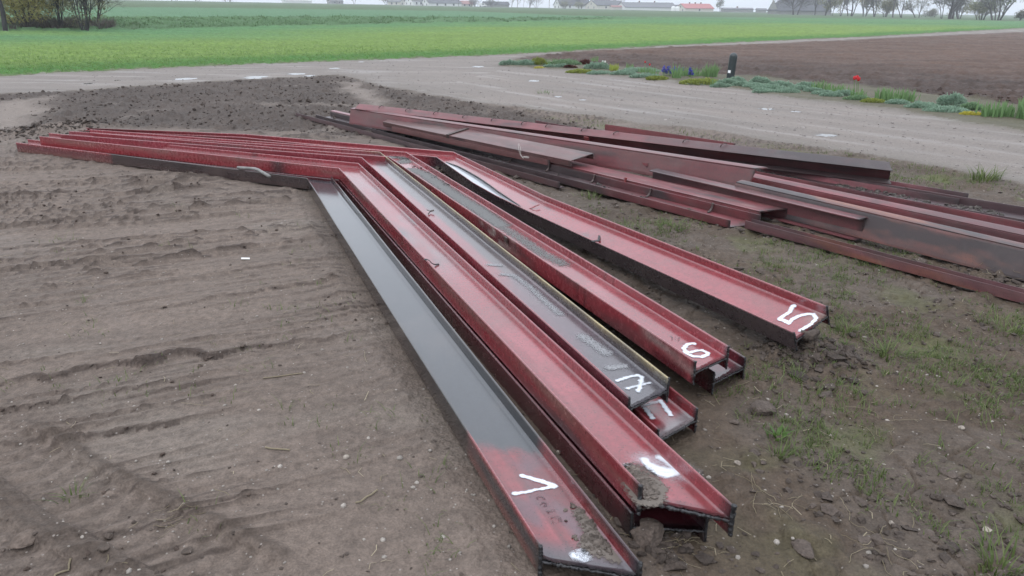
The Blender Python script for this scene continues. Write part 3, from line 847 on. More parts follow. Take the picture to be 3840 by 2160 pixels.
def straight_beam(label, A, B, plates, roll, paint, seed, group=None, cat='steel beam', name='steel_beam', flip=False, ragged=0.003, cut=0.0):
    """A..B: reference corner, plates (name, (y0,z0), (y1,z1), thickness) in the cross-section; y points away from the viewer's side"""
    A, B = np.asarray(A, float), np.asarray(B, float)
    D = B - A; Ln = np.linalg.norm(D); D /= Ln
    side = np.cross([0, 0, 1.0], D); side /= np.linalg.norm(side)
    if side[1] < 0: side = -side
    up = np.cross(D, side); up *= np.sign(up[2])
    cr, sr = math.cos(math.radians(roll)), math.sin(math.radians(roll))
    Y = side * cr + up * sr; Z = up * cr - side * sr
    n = max(3, int(Ln / 0.04)); st = np.linspace(0, Ln, n)
    bow = 0.004 * noise(st * 0.5 + seed, st * 0 + 2, seed)
    root = empty(name, A); tag(root, label, cat, group, 'thing')
    for pi, (pn, p0, p1, th) in enumerate(plates):
        p0, p1 = np.array(p0, float), np.array(p1, float)
        w = np.linalg.norm(p1 - p0); e = (p1 - p0) / w; nn = np.array([-e[1], e[0]])
        h = max(3, int(w / 0.012)); v = np.linspace(0, 1, h)
        bev = np.where((v == 0) | (v == 1), 0.7, 1.0)
        up_ = p0 + np.outer(v * w, e) + np.outer(bev * th / 2, nn); lo_ = p0 + np.outer(v * w, e) - np.outer(bev * th / 2, nn)
        loop = np.concatenate([up_, lo_[::-1]])
        Vg = A + st[:, None, None] * D + (loop[None, :, 0:1] * Y) + ((loop[None, :, 1:2] + bow[:, None, None]) * Z)
        jit = ragged * noise(np.arange(len(loop)) * 1.9 + pi, np.full(len(loop), seed * 0.7), seed + 3)
        sh = cut * loop[:, 0]
        Vg[-1] += D * (jit + sh)[:, None]; Vg[0] += D * jit[:, None]
        m = len(loop); V = Vg.reshape(-1, 3); Q = sweep(Vg); caps = strip_caps(n, m)
        if np.cross(np.append(e, 0), np.append(nn, 0))[2] * np.dot(np.cross(Y, Z), D) > 0: Q = Q[:, ::-1]; caps = caps[:, ::-1]
        s = Ln - np.repeat(st, m); t = np.tile(np.concatenate([v, v[::-1]]) * w, n)
        outer = np.tile(np.concatenate([np.zeros(h), np.ones(h)]), n)
        c, ro = paint(s, t, pn, pi, outer, Ln)
        np_mesh(pn, V, [Q, caps], M_STEEL, root, col=c, rough=ro, smooth=False, world=True)
    return root, dict(A=A, D=D, Y=Y, Z=Z, L=Ln)
# ------------------------------------------------------------------ sprayed marks, scuffs and dirt skins: thin films with a soft edge
def film_material(name, color, rough, speck=0.5, scale=260, thr=0.30, lo=0.22, hi=0.30):
    m, nt, N, L, P = new_mat(name)
    at_ = N.new('ShaderNodeAttribute'); at_.attribute_name = 'Alpha'
    geo = N.new('ShaderNodeNewGeometry')
    no = N.new('ShaderNodeTexNoise'); no.inputs['Scale'].default_value = scale; no.inputs['Detail'].default_value = 4
    L.new(geo.outputs['Position'], no.inputs['Vector'])
    # the film breaks up into specks where it is thin
    ad = N.new('ShaderNodeMath'); ad.operation = 'MULTIPLY_ADD'; ad.inputs[1].default_value = speck; 
    L.new(no.outputs['Fac'], ad.inputs[0]); L.new(at_.outputs['Fac'], ad.inputs[2])
    mr = N.new('ShaderNodeMapRange'); mr.interpolation_type = 'SMOOTHSTEP'
    mr.inputs['From Min'].default_value = 0.5 * speck + thr - lo; mr.inputs['From Max'].default_value = 0.5 * speck + thr + hi
    L.new(ad.outputs[0], mr.inputs['Value'])
    tr = N.new('ShaderNodeBsdfTransparent'); mx = N.new('ShaderNodeMixShader')
    L.new(mr.outputs['Result'], mx.inputs['Fac']); L.new(tr.outputs[0], mx.inputs[1]); L.new(P.outputs[0], mx.inputs[2])
    P.inputs['Base Color'].default_value = (*[float(c) for c in color], 1); P.inputs['Roughness'].default_value = rough
    out = [n for n in N if n.type == 'OUTPUT_MATERIAL'][0]
    L.new(mx.outputs[0], out.inputs['Surface'])
    return m

M_WHITE = film_material('white_spray_paint', (.58, .61, .66), 0.5, 0.55, 230, 0.42, 0.40, 0.62)
M_SCUFF = film_material('scraped_paint', (.20, .20, .21), 0.5, 2.0, 210, 0.58)
M_STAMP = film_material('stamped_edge', (.050, .018, .022), 0.5, 0.4, 200, 0.35)
M_DIRTFILM = film_material('dried_mud_film', (.110, .092, .078), 0.85, 1.1, 110)
M_GRITFILM = film_material('grey_grit_film', (.110, .110, .108), 0.8, 2.6, 110, 0.40)
M_SOOTFILM = film_material('soot_film', (.018, .017, .019), 0.55, 0.7, 90)

def to_plane(px, py, pl):
    o = pl['o'] + pl['n'] * pl['h']; d = ray_dir(px, py)
    p = CAM + d * (((o - CAM) @ pl['n']) / (d @ pl['n']))
    return np.array([(p - o) @ pl['d'], (p - o) @ pl['a']])

def film(name, pl, strokes, mat, cell=0.003, lift=0.0020, lim=None, label=None):
    """strokes: (pixel points, radius, softness, strength)"""
    St = []
    for pts, rad, soft, k in strokes:
        St.append((np.array([to_plane(a, b, pl) for a, b in pts]), rad, soft, k))
    lo = np.min([S.min(0) - r - 2.2 * so for S, r, so, k in St], 0); hi = np.max([S.max(0) + r + 2.2 * so for S, r, so, k in St], 0)
    if lim is not None:
        lo = np.maximum(lo, [lim[0], lim[2]]); hi = np.minimum(hi, [lim[1], lim[3]])
    nx, ny = int((hi[0] - lo[0]) / cell) + 2, int((hi[1] - lo[1]) / cell) + 2
    X, Y = np.meshgrid(np.linspace(lo[0], hi[0], nx), np.linspace(lo[1], hi[1], ny), indexing='ij')
    A = np.zeros(X.shape)
    wob = 0.0035 * noise(X * 60, Y * 60, 201)
    for S, r, so, k in St:
        if len(S) == 1: d = np.hypot(X - S[0, 0], Y - S[0, 1])
        else:
            d = np.full(X.shape, 1e9)
            for p, q in zip(S[:-1], S[1:]):
                e = q - p; t = np.clip(((X - p[0]) * e[0] + (Y - p[1]) * e[1]) / (e @ e), 0, 1)
                d = np.minimum(d, np.hypot(X - p[0] - t * e[0], Y - p[1] - t * e[1]))
        r2 = r * .68; so = so * 1.25 if name.startswith('painted') else r
        A = np.maximum(A, k * (1 - sst(r2 - so * 0.5, r2 + so * 1.9, d + wob)))
    o = pl['o'] + pl['n'] * (pl['h'] + lift)
    V = o + X.ravel()[:, None] * pl['d'] + Y.ravel()[:, None] * pl['a']
    i, j = np.meshgrid(np.arange(nx - 1), np.arange(ny - 1), indexing='ij')
    q = np.stack([i * ny + j, (i + 1) * ny + j, (i + 1) * ny + j + 1, i * ny + j + 1], -1).reshape(-1, 4)
    Af = A.ravel(); keep = Af[q].max(1) > 0.02; q = q[keep]
    used, inv = np.unique(q, return_inverse=True)
    ob = np_mesh(name, V[used], inv.reshape(q.shape), mat, pl['root'], alpha=Af[used], world=True)
    if label: ob['label'] = label
    return ob

def zz(x0, y0, sc, pts): return [(x0 + a / sc, y0 + b / sc) for a, b in pts]
def Z2(*p): return zz(1900, 1710, 3.22, p)
def Z4(*p): return zz(2500, 1080, 3.22, p)
def Z5(*p): return zz(2300, 1350, 3.22, p)
def Z7(*p): return zz(1300, 900, 3.22, p)
def Z8(*p): return zz(1700, 1260, 3.22, p)

# ------------------------------------------------------------------ the bent beams
GB = "bent steel beams laid side by side on the mud"
def edges(pix, zs): return [at_z(x, y, z) for (x, y), z in zip(pix, zs)]

def p1(s, t, z, part, side, inn):
    c, ro = wear(s, t, z, part, 11, RED, soot=0.5, dust=0.35, rust=0.1, ends=(0.05, None))
    edge = s - 0.60 - 0.05 * fbm(t * 14 + side * 3, s * 5, 301, 3) + (0.10 * (t - 0.1) if part == 'web' else 0)
    grey = sst(-0.03, 0.05, edge) * sst(7.52, 7.44, s + 0.03 * noise(z * 60, s * 2, 302))
    g = np.tile(MILL, (len(s), 1)) * (1 + 0.15 * fbm(s * 1.1, t * 9, 303, 3) + 0.08 * noise(s * 12, t * 60, 304))[:, None]
    if part == 'flange':
        g = np.tile(np.array([.036, .038, .043]), (len(s), 1)) * (1 + 0.25 * fbm(s * 1.4, z * 22, 305, 3))[:, None]
        low = sst(0.035, 0.085, z + 0.015 * fbm(s * 2.4, z * 5, 306, 3)) * (1 - inn)
        g = blend(g, np.array([.115, .082, .068]), 0.85 * low)
        g = blend(g, np.array([.20, .125, .115]), .75 * sst(4.9, 5.1, s) * (1 - inn) * (.7 + .3 * noise(s * 3, z * 20, 319)))
        g = blend(g, np.array([.21, .175, .15]), 0.7 * np.exp(-z / 0.004))
        if side == 1: g = blend(g, DUST, inn * 0.5 * sst(0.2, 0.5, fbm(s * 5, z * 40, 307, 3)))
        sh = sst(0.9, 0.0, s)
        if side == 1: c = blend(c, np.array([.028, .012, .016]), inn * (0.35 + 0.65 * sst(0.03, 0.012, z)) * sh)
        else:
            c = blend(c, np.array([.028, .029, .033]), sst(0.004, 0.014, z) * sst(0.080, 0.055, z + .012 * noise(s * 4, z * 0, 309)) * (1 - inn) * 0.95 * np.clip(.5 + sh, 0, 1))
            c = blend(c, np.array([.085, .055, .046]), sst(0.045, 0.085, z) * (1 - inn) * 0.75)
    else:
        pur = sst(0.0, 0.5, fbm(s * 4.5, t * 9, 308, 3) + 0.35 * sst(0.5, 0.1, s))
        c = blend(c, np.array([.085, .040, .052]), 0.85 * pur * sst(0.7, 0.5, s))
        c = blend(c, np.array([.045, .042, .050]), 0.8 * sst(0.13, 0.05, s))
    c = c + (g * np.array([.27, .275, .30]) - c) * grey[:, None]
    c = blend(c, CHAR, 0.9 * sst(0.03, 0.006, s)); 
    return c, np.clip(np.where(grey > 0.5, 0.13, ro), 0.15, 0.9)

L1 = edges([(59, 534), (1149.7, 667.3), (2021, 2045)], [.1, .1, .1]); R1 = edges([(105.6, 521.4), (1238.2, 653.4), (2409, 2113.7)], [.1, .1, .1])
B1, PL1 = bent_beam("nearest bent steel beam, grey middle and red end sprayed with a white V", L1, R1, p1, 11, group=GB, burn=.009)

def p2(s, t, z, part, side, inn):
    c, ro = wear(s, t, z, part, 23, np.array([.250, .046, .050]), soot=0.12, dust=0.3, rust=0.15, drips=0.8, ends=(0.05, None))
    if part == 'web':
        stain = sst(-0.05, 0.4, fbm(s * 1.1, t * 6, 311, 3)) * sst(1.8, 2.6, s) * sst(5.2, 4.2, s)
        c = blend(c, np.array([.150, .105, .110]), 0.75 * stain)
        soot = np.exp(-((s - 2.95) / 0.12) ** 2 - ((t - 0.04) / 0.05) ** 2) + 0.8 * np.exp(-((s - 3.15) / 0.10) ** 2 - ((t - 0.19) / 0.03) ** 2) + 0.4 * np.exp(-((s - 2.35) / 0.06) ** 2 - ((t - 0.09) / 0.03) ** 2)
        c = blend(c, np.array([.060, .062, .068]), 0.85 * soot)
        c = blend(c, np.array([.12, .018, .02]), 0.5 * sst(0.16, 0.20, t) * sst(-.2, .4, noise(s * 3, t * 4, 312)))
    elif side == 0:
        br = sst(-0.2, 0.35, fbm(s * 1.3, z * 14, 313, 3)) * (1 - inn)
        c = blend(c, np.array([.165, .090, .078]), 0.75 * br * sst(0.085, 0.03, z))
        c = blend(c, np.array([.055, .045, .048]), 0.8 * (1 - inn) * sst(0.05, 0.09, z + .02 * noise(s * 3, z, 314)) * sst(0.6, 0.0, np.abs(s - 0.5)))
        red_face = sst(5.1, 5.2, s) * (1 - inn)
        c = blend(c, np.array([.185, .022, .026]), red_face * 0.7 * sst(0.02, 0.05, z + 0.03 * noise(s * 2, z * 4, 315)))
        c = blend(c, np.array([.035, .025, .026]), 0.85 * (1 - inn) * np.exp(-((s - 5.62) / 0.09) ** 2))
    return c, ro
L2 = edges([(146, 510.6), (1270, 630), (2396.9, 1818.7)], [.178, .178, .178]); R2 = edges([(183, 498), (1345.3, 611.4), (2760, 1868 + 30)], [.178, .178, .178])
R2[2] = R2[1] + (R2[2] - R2[1]) * 1.0
B2, PL2 = bent_beam("red bent steel beam with a fat white sprayed 9 and soil heaped at its end", L2, R2, p2, 23, group=GB, burn=.010)

def dark_red(seed, base=(.135, .024, .030), **kw):
    def f(s, t, z, part, side, inn):
        return wear(s, t, z, part, seed, np.array(base), soot=kw.get('soot', 0.4), dust=0.4, rust=kw.get('rust', 0.2), drips=kw.get('drips', 0.3), ends=(0.06, None))
    return f

def under(Lu, Ru, shift, nearL, nearR, back=0.0):
    zt = Lu[-1][2] - 0.1015
    out = []
    for E, nr in ((Lu, nearL), (Ru, nearR)):
        pts = [p + np.array([shift[0], shift[1], -0.1015]) for p in E[:-1]] + [at_z(*nr, zt)]
        d = pts[0] - pts[1]; pts[0] = pts[0] - d / np.linalg.norm(d) * back
        out.append(pts)
    return out
L2b, R2b = under(L2, R2, (-0.012, -0.004), (2400, 1912), (2772, 1905), 0.15)
# keep the lower beam straight and parallel to the one on it
d_ = (L2[2] - L2[1]); d_ /= np.linalg.norm(d_)
L2b[2] = L2b[1] + d_ * ((L2b[2] - L2b[1]) @ d_); R2b[2] = R2b[1] + d_ * ((R2b[2] - R2b[1]) @ d_)
bent_beam("dark red bent steel beam lying underneath the beam with the white 9", L2b, R2b, dark_red(29, (.075, .016, .020), soot=.7), 29, group=GB)

def p3(s, t, z, part, side, inn):
    c, ro = wear(s, t, z, part, 37, np.array([.225, .044, .050]), soot=0.3, dust=0.35, rust=0.15, drips=0.3, ends=(0.05, None))
    if part == 'web':
        wob = 0.035 * fbm(s * 1.3, t * 3, 321, 3)
        band = sst(0.10, 0.155, t + wob + 0.055 * sst(1.7, 0.5, s) - 0.05 * sst(4.4, 5.0, s)) * sst(4.9, 4.3, s)
        c = blend(c, np.array([.040, .038, .042]), 0.92 * band)
        c = blend(c, np.array([.078, .046, .058]), 0.85 * sst(1.75, 1.0, s + 0.25 * noise(t * 8, s * 1.5, 322)))
        c = blend(c, np.array([.050, .048, .056]), 0.85 * sst(0.75, 0.25, s + 0.2 * noise(t * 9, s * 2, 323)))
        st = np.exp(-((t - 0.022) / 0.012) ** 2) * sst(1.2, 1.8, s) * sst(3.6, 3.0, s)
        c = blend(c, np.array([.26, .20, .21]), 0.7 * st)
    elif side == 1:
        c = blend(c, np.array([.032, .034, .034]), 0.93 * sst(5.0, 4.5, s))
        c = blend(c, np.array([.40, .31, .12]), 0.9 * np.exp(-z / 0.005) * sst(5.0, 4.6, s) * (0.6 + 0.4 * noise(s * 5, z * 0, 324)))
        c = blend(c, np.array([.16, .13, .06]), 0.6 * (1 - inn) * sst(4.8, 4.2, s))
    else:
        c = blend(c, np.array([.060, .020, .026]), 0.75 * (1 - inn) * sst(1.6, 0.6, s))
    return c, ro
L3 = edges([(225, 503), (1354.7, 589.7), (2357.5, 1491.3)], [.2] * 3); R3 = edges([(259, 491), (1424.5, 568.6), (2512, 1416.8)], [.2] * 3)
B3, PL3 = bent_beam("sooty bent steel beam with a yellow flange edge, marked 12 in white", L3, R3, p3, 37, group=GB)
L3b, R3b = under(L3, R3, (0.015, 0.0), (2464.6, 1614), (2618, 1530), 0.1)
d_ = (L3[2] - L3[1]); d_ /= np.linalg.norm(d_)
_w = np.linalg.norm(R3[2] - L3[2])
L3b[2] = R3b[2] + (L3[2] - R3[2]) * 1.02
_sh = (L3b[2] - (L3[2] - np.array([0, 0, .1015]))); _sh = _sh - d_ * (_sh @ d_)
for k in (0, 1): L3b[k] = L3[k] + _sh - np.array([0, 0, .1015]); R3b[k] = R3[k] + _sh - np.array([0, 0, .1015])
def p3b(s, t, z, part, side, inn):
    c, ro = wear(s, t, z, part, 41, np.array([.215, .034, .038]), soot=0.1, dust=0.2, rust=0.1, drips=0.9, ends=(0.012, None))
    if part == 'web':
        c = blend(c, np.array([.10, .012, .016]), 0.7 * sst(0.32, 0.5, s)); c = blend(c, np.array([.13, .13, .135]), 0.85 * sst(0.10, 0.03, s + 0.02 * noise(t * 20, s * 10, 331)))
    return c, ro
B3b, PL3b = bent_beam("red bent steel beam marked 11, sticking out from under the one marked 12", L3b, R3b, p3b, 41, group=GB)

def p4(s, t, z, part, side, inn):
    c, ro = wear(s, t, z, part, 53, np.array([.255, .048, .052]), soot=0.1, dust=0.3, rust=0.12, drips=0.6, ends=(0.022, None))
    if part == 'flange' and side == 0:
        c = blend(c, np.array([.085, .050, .052]), 0.7 * (1 - inn) * sst(-0.1, 0.5, fbm(s * 1.2, z * 12, 341, 3)))
        sc = np.exp(-((s - 1.95) / 0.28) ** 2) * (1 - inn) * sst(0.2, 0.45, fbm(s * 6, z * 45, 342, 3) + 0.2 * np.exp(-((s - 1.95) / 0.2) ** 2))
        c = blend(c, np.array([.33, .28, .26]), 0.85 * sc)
        c = blend(c, np.array([.20, .16, .15]), 0.8 * (1 - inn) * sst(0.03, 0.0, np.abs(z - 0.012 - 0.09 * (0.38 - s))) * sst(0.42, 0.3, s))
        c = blend(c, np.array([.06, .012, .016]), 0.8 * (1 - inn) * sst(0.05, 0.06, z) * sst(0.04, 0.06, s) * sst(0.30, 0.26, s))
    return c, ro
L4 = edges([(300, 494), (1457, 588), (2605.6, 1356.4)], [.2] * 3); R4 = edges([(338, 485), (1523.9, 569.5), (2736, 1297.4)], [.2] * 3)
B4, PL4 = bent_beam("red bent steel beam strewn with grey grit and marked with a white 6", L4, R4, p4, 53, group=GB)
L4b, R4b = under(L4, R4, (0.05, 0.02), (2636.6, 1393.7), (2798, 1339), 0.1)
d_ = (R4[2] - R4[1]); d_ /= np.linalg.norm(d_)
_sh = (R4b[2] - (R4[2] - np.array([0, 0, .1015]))); _sh = _sh - d_ * (_sh @ d_)
L4b[2] = R4b[2] + (L4[2] - R4[2])
for k in (0, 1): L4b[k] = L4[k] + _sh - np.array([0, 0, .1015]); R4b[k] = R4[k] + _sh - np.array([0, 0, .1015])
bent_beam("dark bent steel beam, its open end showing below the beam marked 6", L4b, R4b, dark_red(59, (.11, .022, .028), soot=0.7), 59, group=GB)

def p5(s, t, z, part, side, inn):
    c, ro = wear(s, t, z, part, 67, np.array([.265, .050, .054]), soot=0.05, dust=0.3, rust=0.15, drips=0.25, ends=(0.015, None))
    if part == 'web':
        dk = sst(0.15, 0.5, fbm(s * 1.6, t * 5, 351, 3)); c = blend(c, np.array([.165, .028, .034]), 0.6 * dk)
        for (s0, t0, rs, rt) in ((1.75, .05, .05, .05), (2.55, .17, .05, .02), (2.35, .18, .06, .02)):
            c = blend(c, np.array([.05, .04, .045]), 0.7 * np.exp(-((s - s0) / rs) ** 2 - ((t - t0) / rt) ** 2))
        c = blend(c, np.array([.19, .14, .12]), 0.7 * sst(0.09, 0.03, s) * sst(0.1, 0.2, t))
    elif side == 0:
        c = blend(c, np.array([.020, .021, .025]), 0.95 * (1 - inn) * sst(4.75, 4.5, s))
        c = blend(c, np.array([.06, .045, .048]), 0.7 * (1 - inn) * sst(0.5, 0.2, s))
    return c, ro
L5 = edges([(290, 489), (1635.7, 588.1), (1774, 686), (1858, 733), (1954, 779), (2975.2, 1249.3)], [.15, .135, .128, .130, .135, .145])
R5 = edges([(323, 479.5), (1700.9, 568.6), (1848, 639), (1940, 683), (2041, 731), (3104, 1146.8)], [.18, .15, .165, .175, .185, .225])
k_ = at_z(924, 502, .19); R5.insert(1, k_); L5.insert(1, at_z(905, 515, .165))
B5, PL5 = bent_beam("red bent steel beam with a black flange, marked 5, tilted clear of the mud", L5, R5, p5, 67, group=GB)

# ------------------------------------------------------------------ writing and wear on the webs
film('painted_letter', PL1, [(Z2((180, 245), (400, 305), (585, 368)), .0085, .003, 1), (Z2((585, 372), (400, 405), (230, 440), (105, 465)), .0055, .003, .9), (Z2((105, 462)), .010, .003, 1),
                             (Z2((560, 372)), .012, .004, 1)], M_WHITE)
film('paint_splash', PL1, [(Z2((840, 1205), (950, 1225)), .012, .003, .95), (Z2((905, 1190)), .016, .003, .95), (Z2((960, 1245)), .008, .002, .9)], M_WHITE)
film('stamped_mark', PL1, [(Z2((540, 750), (640, 735), (665, 790), (570, 815), (540, 750)), .0016, .001, .40), (Z2((590, 762), (625, 760), (632, 785)), .0012, .001, .40),
                           (Z2((470, 650), (505, 690)), .0016, .001, .40), (Z2((485, 672), (580, 668)), .0018, .001, .40), (Z2((570, 650), (600, 690)), .0016, .001, .40),
                           (Z2((400, 600), (450, 555), (470, 580), (500, 575), (440, 610), (490, 600)), .0016, .001, .40),
                           (Z2((360, 505), (390, 490), (430, 500), (455, 520), (420, 535), (380, 525), (360, 505)), .0016, .001, .40)], M_STAMP, cell=.002)
film('painted_number', PL2, [(zz(1700, 1500, 2.1467, [(1540, 485), (1575, 540), (1640, 590), (1720, 608), (1790, 590), (1815, 560)]), .009, .009, 1),
                             (zz(1700, 1500, 2.1467, [(1660, 465), (1720, 500), (1780, 545), (1890, 612)]), .007, .010, .95),
                             (zz(1700, 1500, 2.1467, [(1590, 535), (1650, 560), (1740, 575), (1800, 570)]), .012, .012, .95),
                             (zz(1700, 1500, 2.1467, [(1405, 535)]), .009, .008, .9),
                             (zz(1700, 1500, 2.1467, [(1560, 490), (1720, 530), (1830, 590)]), .03, .03, .40)], M_WHITE)
film('painted_number', PL3, [(Z5((50, 250), (180, 210), (300, 186), (345, 212), (330, 290), (298, 385)), .0065, .004, .8), (Z5((55, 252)), .009, .004, .9),
                             (Z5((165, 345), (310, 312), (440, 280)), .006, .004, .66), (Z5((175, 347)), .008, .003, .85), (Z5((300, 370)), .009, .004, .8), (Z5((330, 250)), .011, .004, .7)], M_WHITE)
film('painted_number', PL3b, [(Z5((385, 590), (470, 700)), .0085, .004, .95), (Z5((575, 500), (690, 668)), .0085, .004, .95), (Z5((350, 568), (470, 520), (580, 500)), .006, .006, .55), (Z5((470, 700)), .011, .004, 1)],
     M_WHITE)
film('painted_number', PL4, [(Z4((330, 672), (250, 685), (205, 730), (235, 790), (310, 828), (420, 838), (492, 812), (492, 782), (430, 758), (350, 762), (280, 785)), .0082, .0035, 1),
                             (Z4((325, 676)), .011, .004, 1), (Z4((240, 775)), .013, .006, 1)], M_WHITE)
film('stamped_mark', PL4, [(Z4((35, 590), (55, 582), (75, 625), (60, 630)), .0018, .001, .40), (Z4((75, 600), (110, 590), (100, 625), (125, 620)), .0018, .001, .40),
                           (Z4((110, 615), (150, 605), (140, 640), (165, 632)), .0018, .001, .40), (Z4((165, 680), (215, 672)), .0018, .001, .40)], M_STAMP, cell=.002)
film('painted_number', PL5, [(Z4((1532, 218), (1480, 300), (1365, 375)), .010, .0035, 1), (Z4((1365, 375), (1480, 428)), .012, .003, 1),
                             (Z4((1485, 422), (1510, 385), (1590, 345), (1700, 318), (1775, 322), (1805, 370), (1745, 440), (1615, 515)), .0085, .0035, 1), (Z4((1535, 222)), .014, .004, 1),
                             (Z4((1620, 510)), .011, .004, 1)], M_WHITE)
film('scuff_mark', PL3, [(Z7((1720, 300), (1850, 310)), .014, .02, .85), (Z7((1880, 420), (2020, 430), (2200, 560), (2330, 680), (2450, 790), (2576, 900)), .017, .03, .75),
                         (Z8((1560, 10), (1680, 90), (1850, 210)), .022, .03, .8), (Z8((1880, 390), (2060, 370)), .016, .02, .85), (Z8((2150, 280), (2250, 350)), .012, .02, .6)], M_SCUFF, cell=.005)
GA, GBX = (1600, 540), 3.22
film('grit_film', PL4, [(zz(1100, 540, 3.22, [(1200, 160), (1400, 160), (1340, 220)]), .05, .04, .8), (zz(1100, 540, 3.22, [(1420, 310), (1600, 370), (1750, 480), (1950, 620), (2250, 800), (2500, 980)]), .042, .05, .95),
                        (zz(1600, 540, 3.22, [(500, 760), (800, 940), (1100, 1120), (1400, 1330), (1650, 1449)]), .03, .05, .62)], M_GRITFILM, cell=.007, lim=(0.1, 9, .012, .21))
film('mud_film', PL1, [(Z2((960, 700), (1040, 850), (1150, 1050), (1300, 1180)), .022, .03, .95), (Z2((1080, 1080)), .03, .03, .8)], M_DIRTFILM, cell=.004)
film('mud_film', PL2, [(Z2((1560, 200), (1680, 300), (1760, 400), (1700, 480)), .026, .012, 1.2), (Z2((1620, 330), (1700, 480)), .03, .012, 1.2)], M_DIRTFILM, cell=.004)

# ------------------------------------------------------------------ the torn web of the beam marked 5: a bare plate shows where the cut web has sprung up
M_MILL = plain('wet_mill_scale', (.34, .36, .39), 0.14, 0.08, 30, 0.03, 0.9)
pl5 = dict(PL5)
def web5(px, py, lift):
    """a point just above the web of the tilted beam, which is slightly twisted: found by marching along the line of sight"""
    L_, R_ = np.array(L5), np.array(R5); d = ray_dir(px, py)
    A0, A1, B0, B1_ = L_[2], L_[5], R_[2], R_[5]
    n = np.cross(B1_ - A1, A0 - A1); n /= np.linalg.norm(n); n *= np.sign(n[2])
    def gap(t):
        p = CAM + d * t; e = A1 - A0; u = np.clip(((p - A0) @ e) / (e @ e), -.1, 1.1)
        a, c = A0 + u * (A1 - A0), B0 + u * (B1_ - B0); w = (c - a) / np.linalg.norm(c - a); nn = n - w * (n @ w); nn /= np.linalg.norm(nn)
        return (p - a) @ nn + 0.05 - 0.004 - lift
    lo, hi = 3.0, 9.0
    for _ in range(40):
        m_ = .5 * (lo + hi)
        if gap(m_) > 0: lo = m_
        else: hi = m_
    return CAM + d * lo
top_e = zz(1600, 540, 3.22, [(225, 222), (370, 270), (480, 325), (620, 405), (760, 500), (860, 575), (960, 640), (1060, 708), (1135, 760)])
low_e = zz(1600, 540, 3.22, [(225, 236), (330, 330), (430, 400), (560, 478), (700, 556), (830, 630), (940, 690), (1050, 738), (1135, 768)])
m = MB(); V = []
for i in range(len(top_e)):
    V += [web5(*top_e[i], 0.009), web5(*low_e[i], 0.009), web5(*top_e[i], 0.0), web5(*low_e[i], 0.0)]
n_ = len(top_e)
m.add(V, [(4 * i, 4 * i + 4, 4 * i + 5, 4 * i + 1) for i in range(n_ - 1)])
m.build('bare_plate', M_MILL, B5, world=True)
m = MB(); P = []
fine_e = []
for i in range(n_ - 1):
    for k in range(10):
        t = k / 10; fine_e.append((top_e[i][0] * (1 - t) + top_e[i + 1][0] * t, top_e[i][1] * (1 - t) + top_e[i + 1][1] * t))
fine_e.append(top_e[-1]); V = []
for i, (a, b) in enumerate(fine_e):
    hh = 0.020 * math.sin(math.pi * min(1, i / (len(fine_e) - 1))) ** 0.6 + 0.010
    ja = 1.1 * random.random()
    V += [web5(a, b - 1.5, hh), web5(a, b + 1.5 + ja * 2.2, hh * 0.2 + 0.001), web5(a + 0.5, b - 3.5, hh * 0.8), ]
m.add(V, [(3 * i, 3 * i + 3, 3 * i + 4, 3 * i + 1) for i in range(len(fine_e) - 1)] + [(3 * i, 3 * i + 2, 3 * i + 5, 3 * i + 3) for i in range(len(fine_e) - 1)])
m.build('torn_edge', M_BLACK, B5, world=True)
# ------------------------------------------------------------------ the heap of straight lengths on the right
GP = "straight lengths of steel in the heap beside the drive"
def P_(base, seed, **kw):
    def f(s, t, part, pi, outer, L):
        base_ = np.array(base, float)
        n = len(s)
        c, ro = wear(s, t, t * 0 + 0.03, 'flange', seed + pi * 7, base_, soot=min(1, kw.get('soot', 0.5) + .3), dust=0.2, rust=kw.get('rust', 0.4), drips=0, ends=(kw.get('end', 0.03), None), L=L)
        lo = fbm(s * 0.8 + pi * 3, t * 4, seed + 50, 3)
        c = c * (1 + .45 * fbm(s * 3.5 + pi, t * 18, seed + 51, 4))[:, None]
        c = blend(c, np.array([.050, .026, .022]), .45 * sst(.05, .4, fbm(s * 1.7 + pi * 2, t * 10, seed + 52, 4)))
        if 'dark' in kw:
            c = blend(c, np.array([.19, .085, .045]), .8 * sst(.0, .4, fbm(s * 1.3 + 5, t * 9, seed + 55, 4)))
            c = blend(c, DARK * 1.1, kw['dark'] * sst(-0.12, 0.12, lo + .25 * fbm(s * 5, t * 16, seed + 56, 3)))
        if 'fade' in kw:
            a, b, k = kw['fade']; c = blend(c, DARK, k * (kw.get('webk', 1) if part == 'web' else 1) * sst(a, b, s + 0.3 * lo))
        if 'pale' in kw: c = blend(c, np.array([.24, .21, .19]), kw['pale'] * sst(0.05, 0.5, fbm(s * 3, t * 14, seed + 60, 4)))
        if 'mud' in kw: c = blend(c, DUST * 0.8, kw['mud'] * sst(-0.2, 0.35, fbm(s * 1.6, t * 8, seed + 61, 4)))
        if 'drip' in kw and part in kw['drip']:
            d = sst(0.2, 0.45, noise(s * 45, t * 6, seed + 62)) * sst(-0.2, 0.3, noise(s * 2.2, t * 0, seed + 63)); c = blend(c, base_ * 0.3, 0.8 * d)
        return c * np.array([.84, .60, .62]), np.clip(ro + .28 + kw.get('rough', 0.05), 0.2, 0.9)
    return f
def beamS(label, a, za, b, zb, plates, roll, paint, seed, **kw):
    return straight_beam(label, at_z(*a, za), at_z(*b, zb), plates, roll, paint, seed, group=GP, **kw)

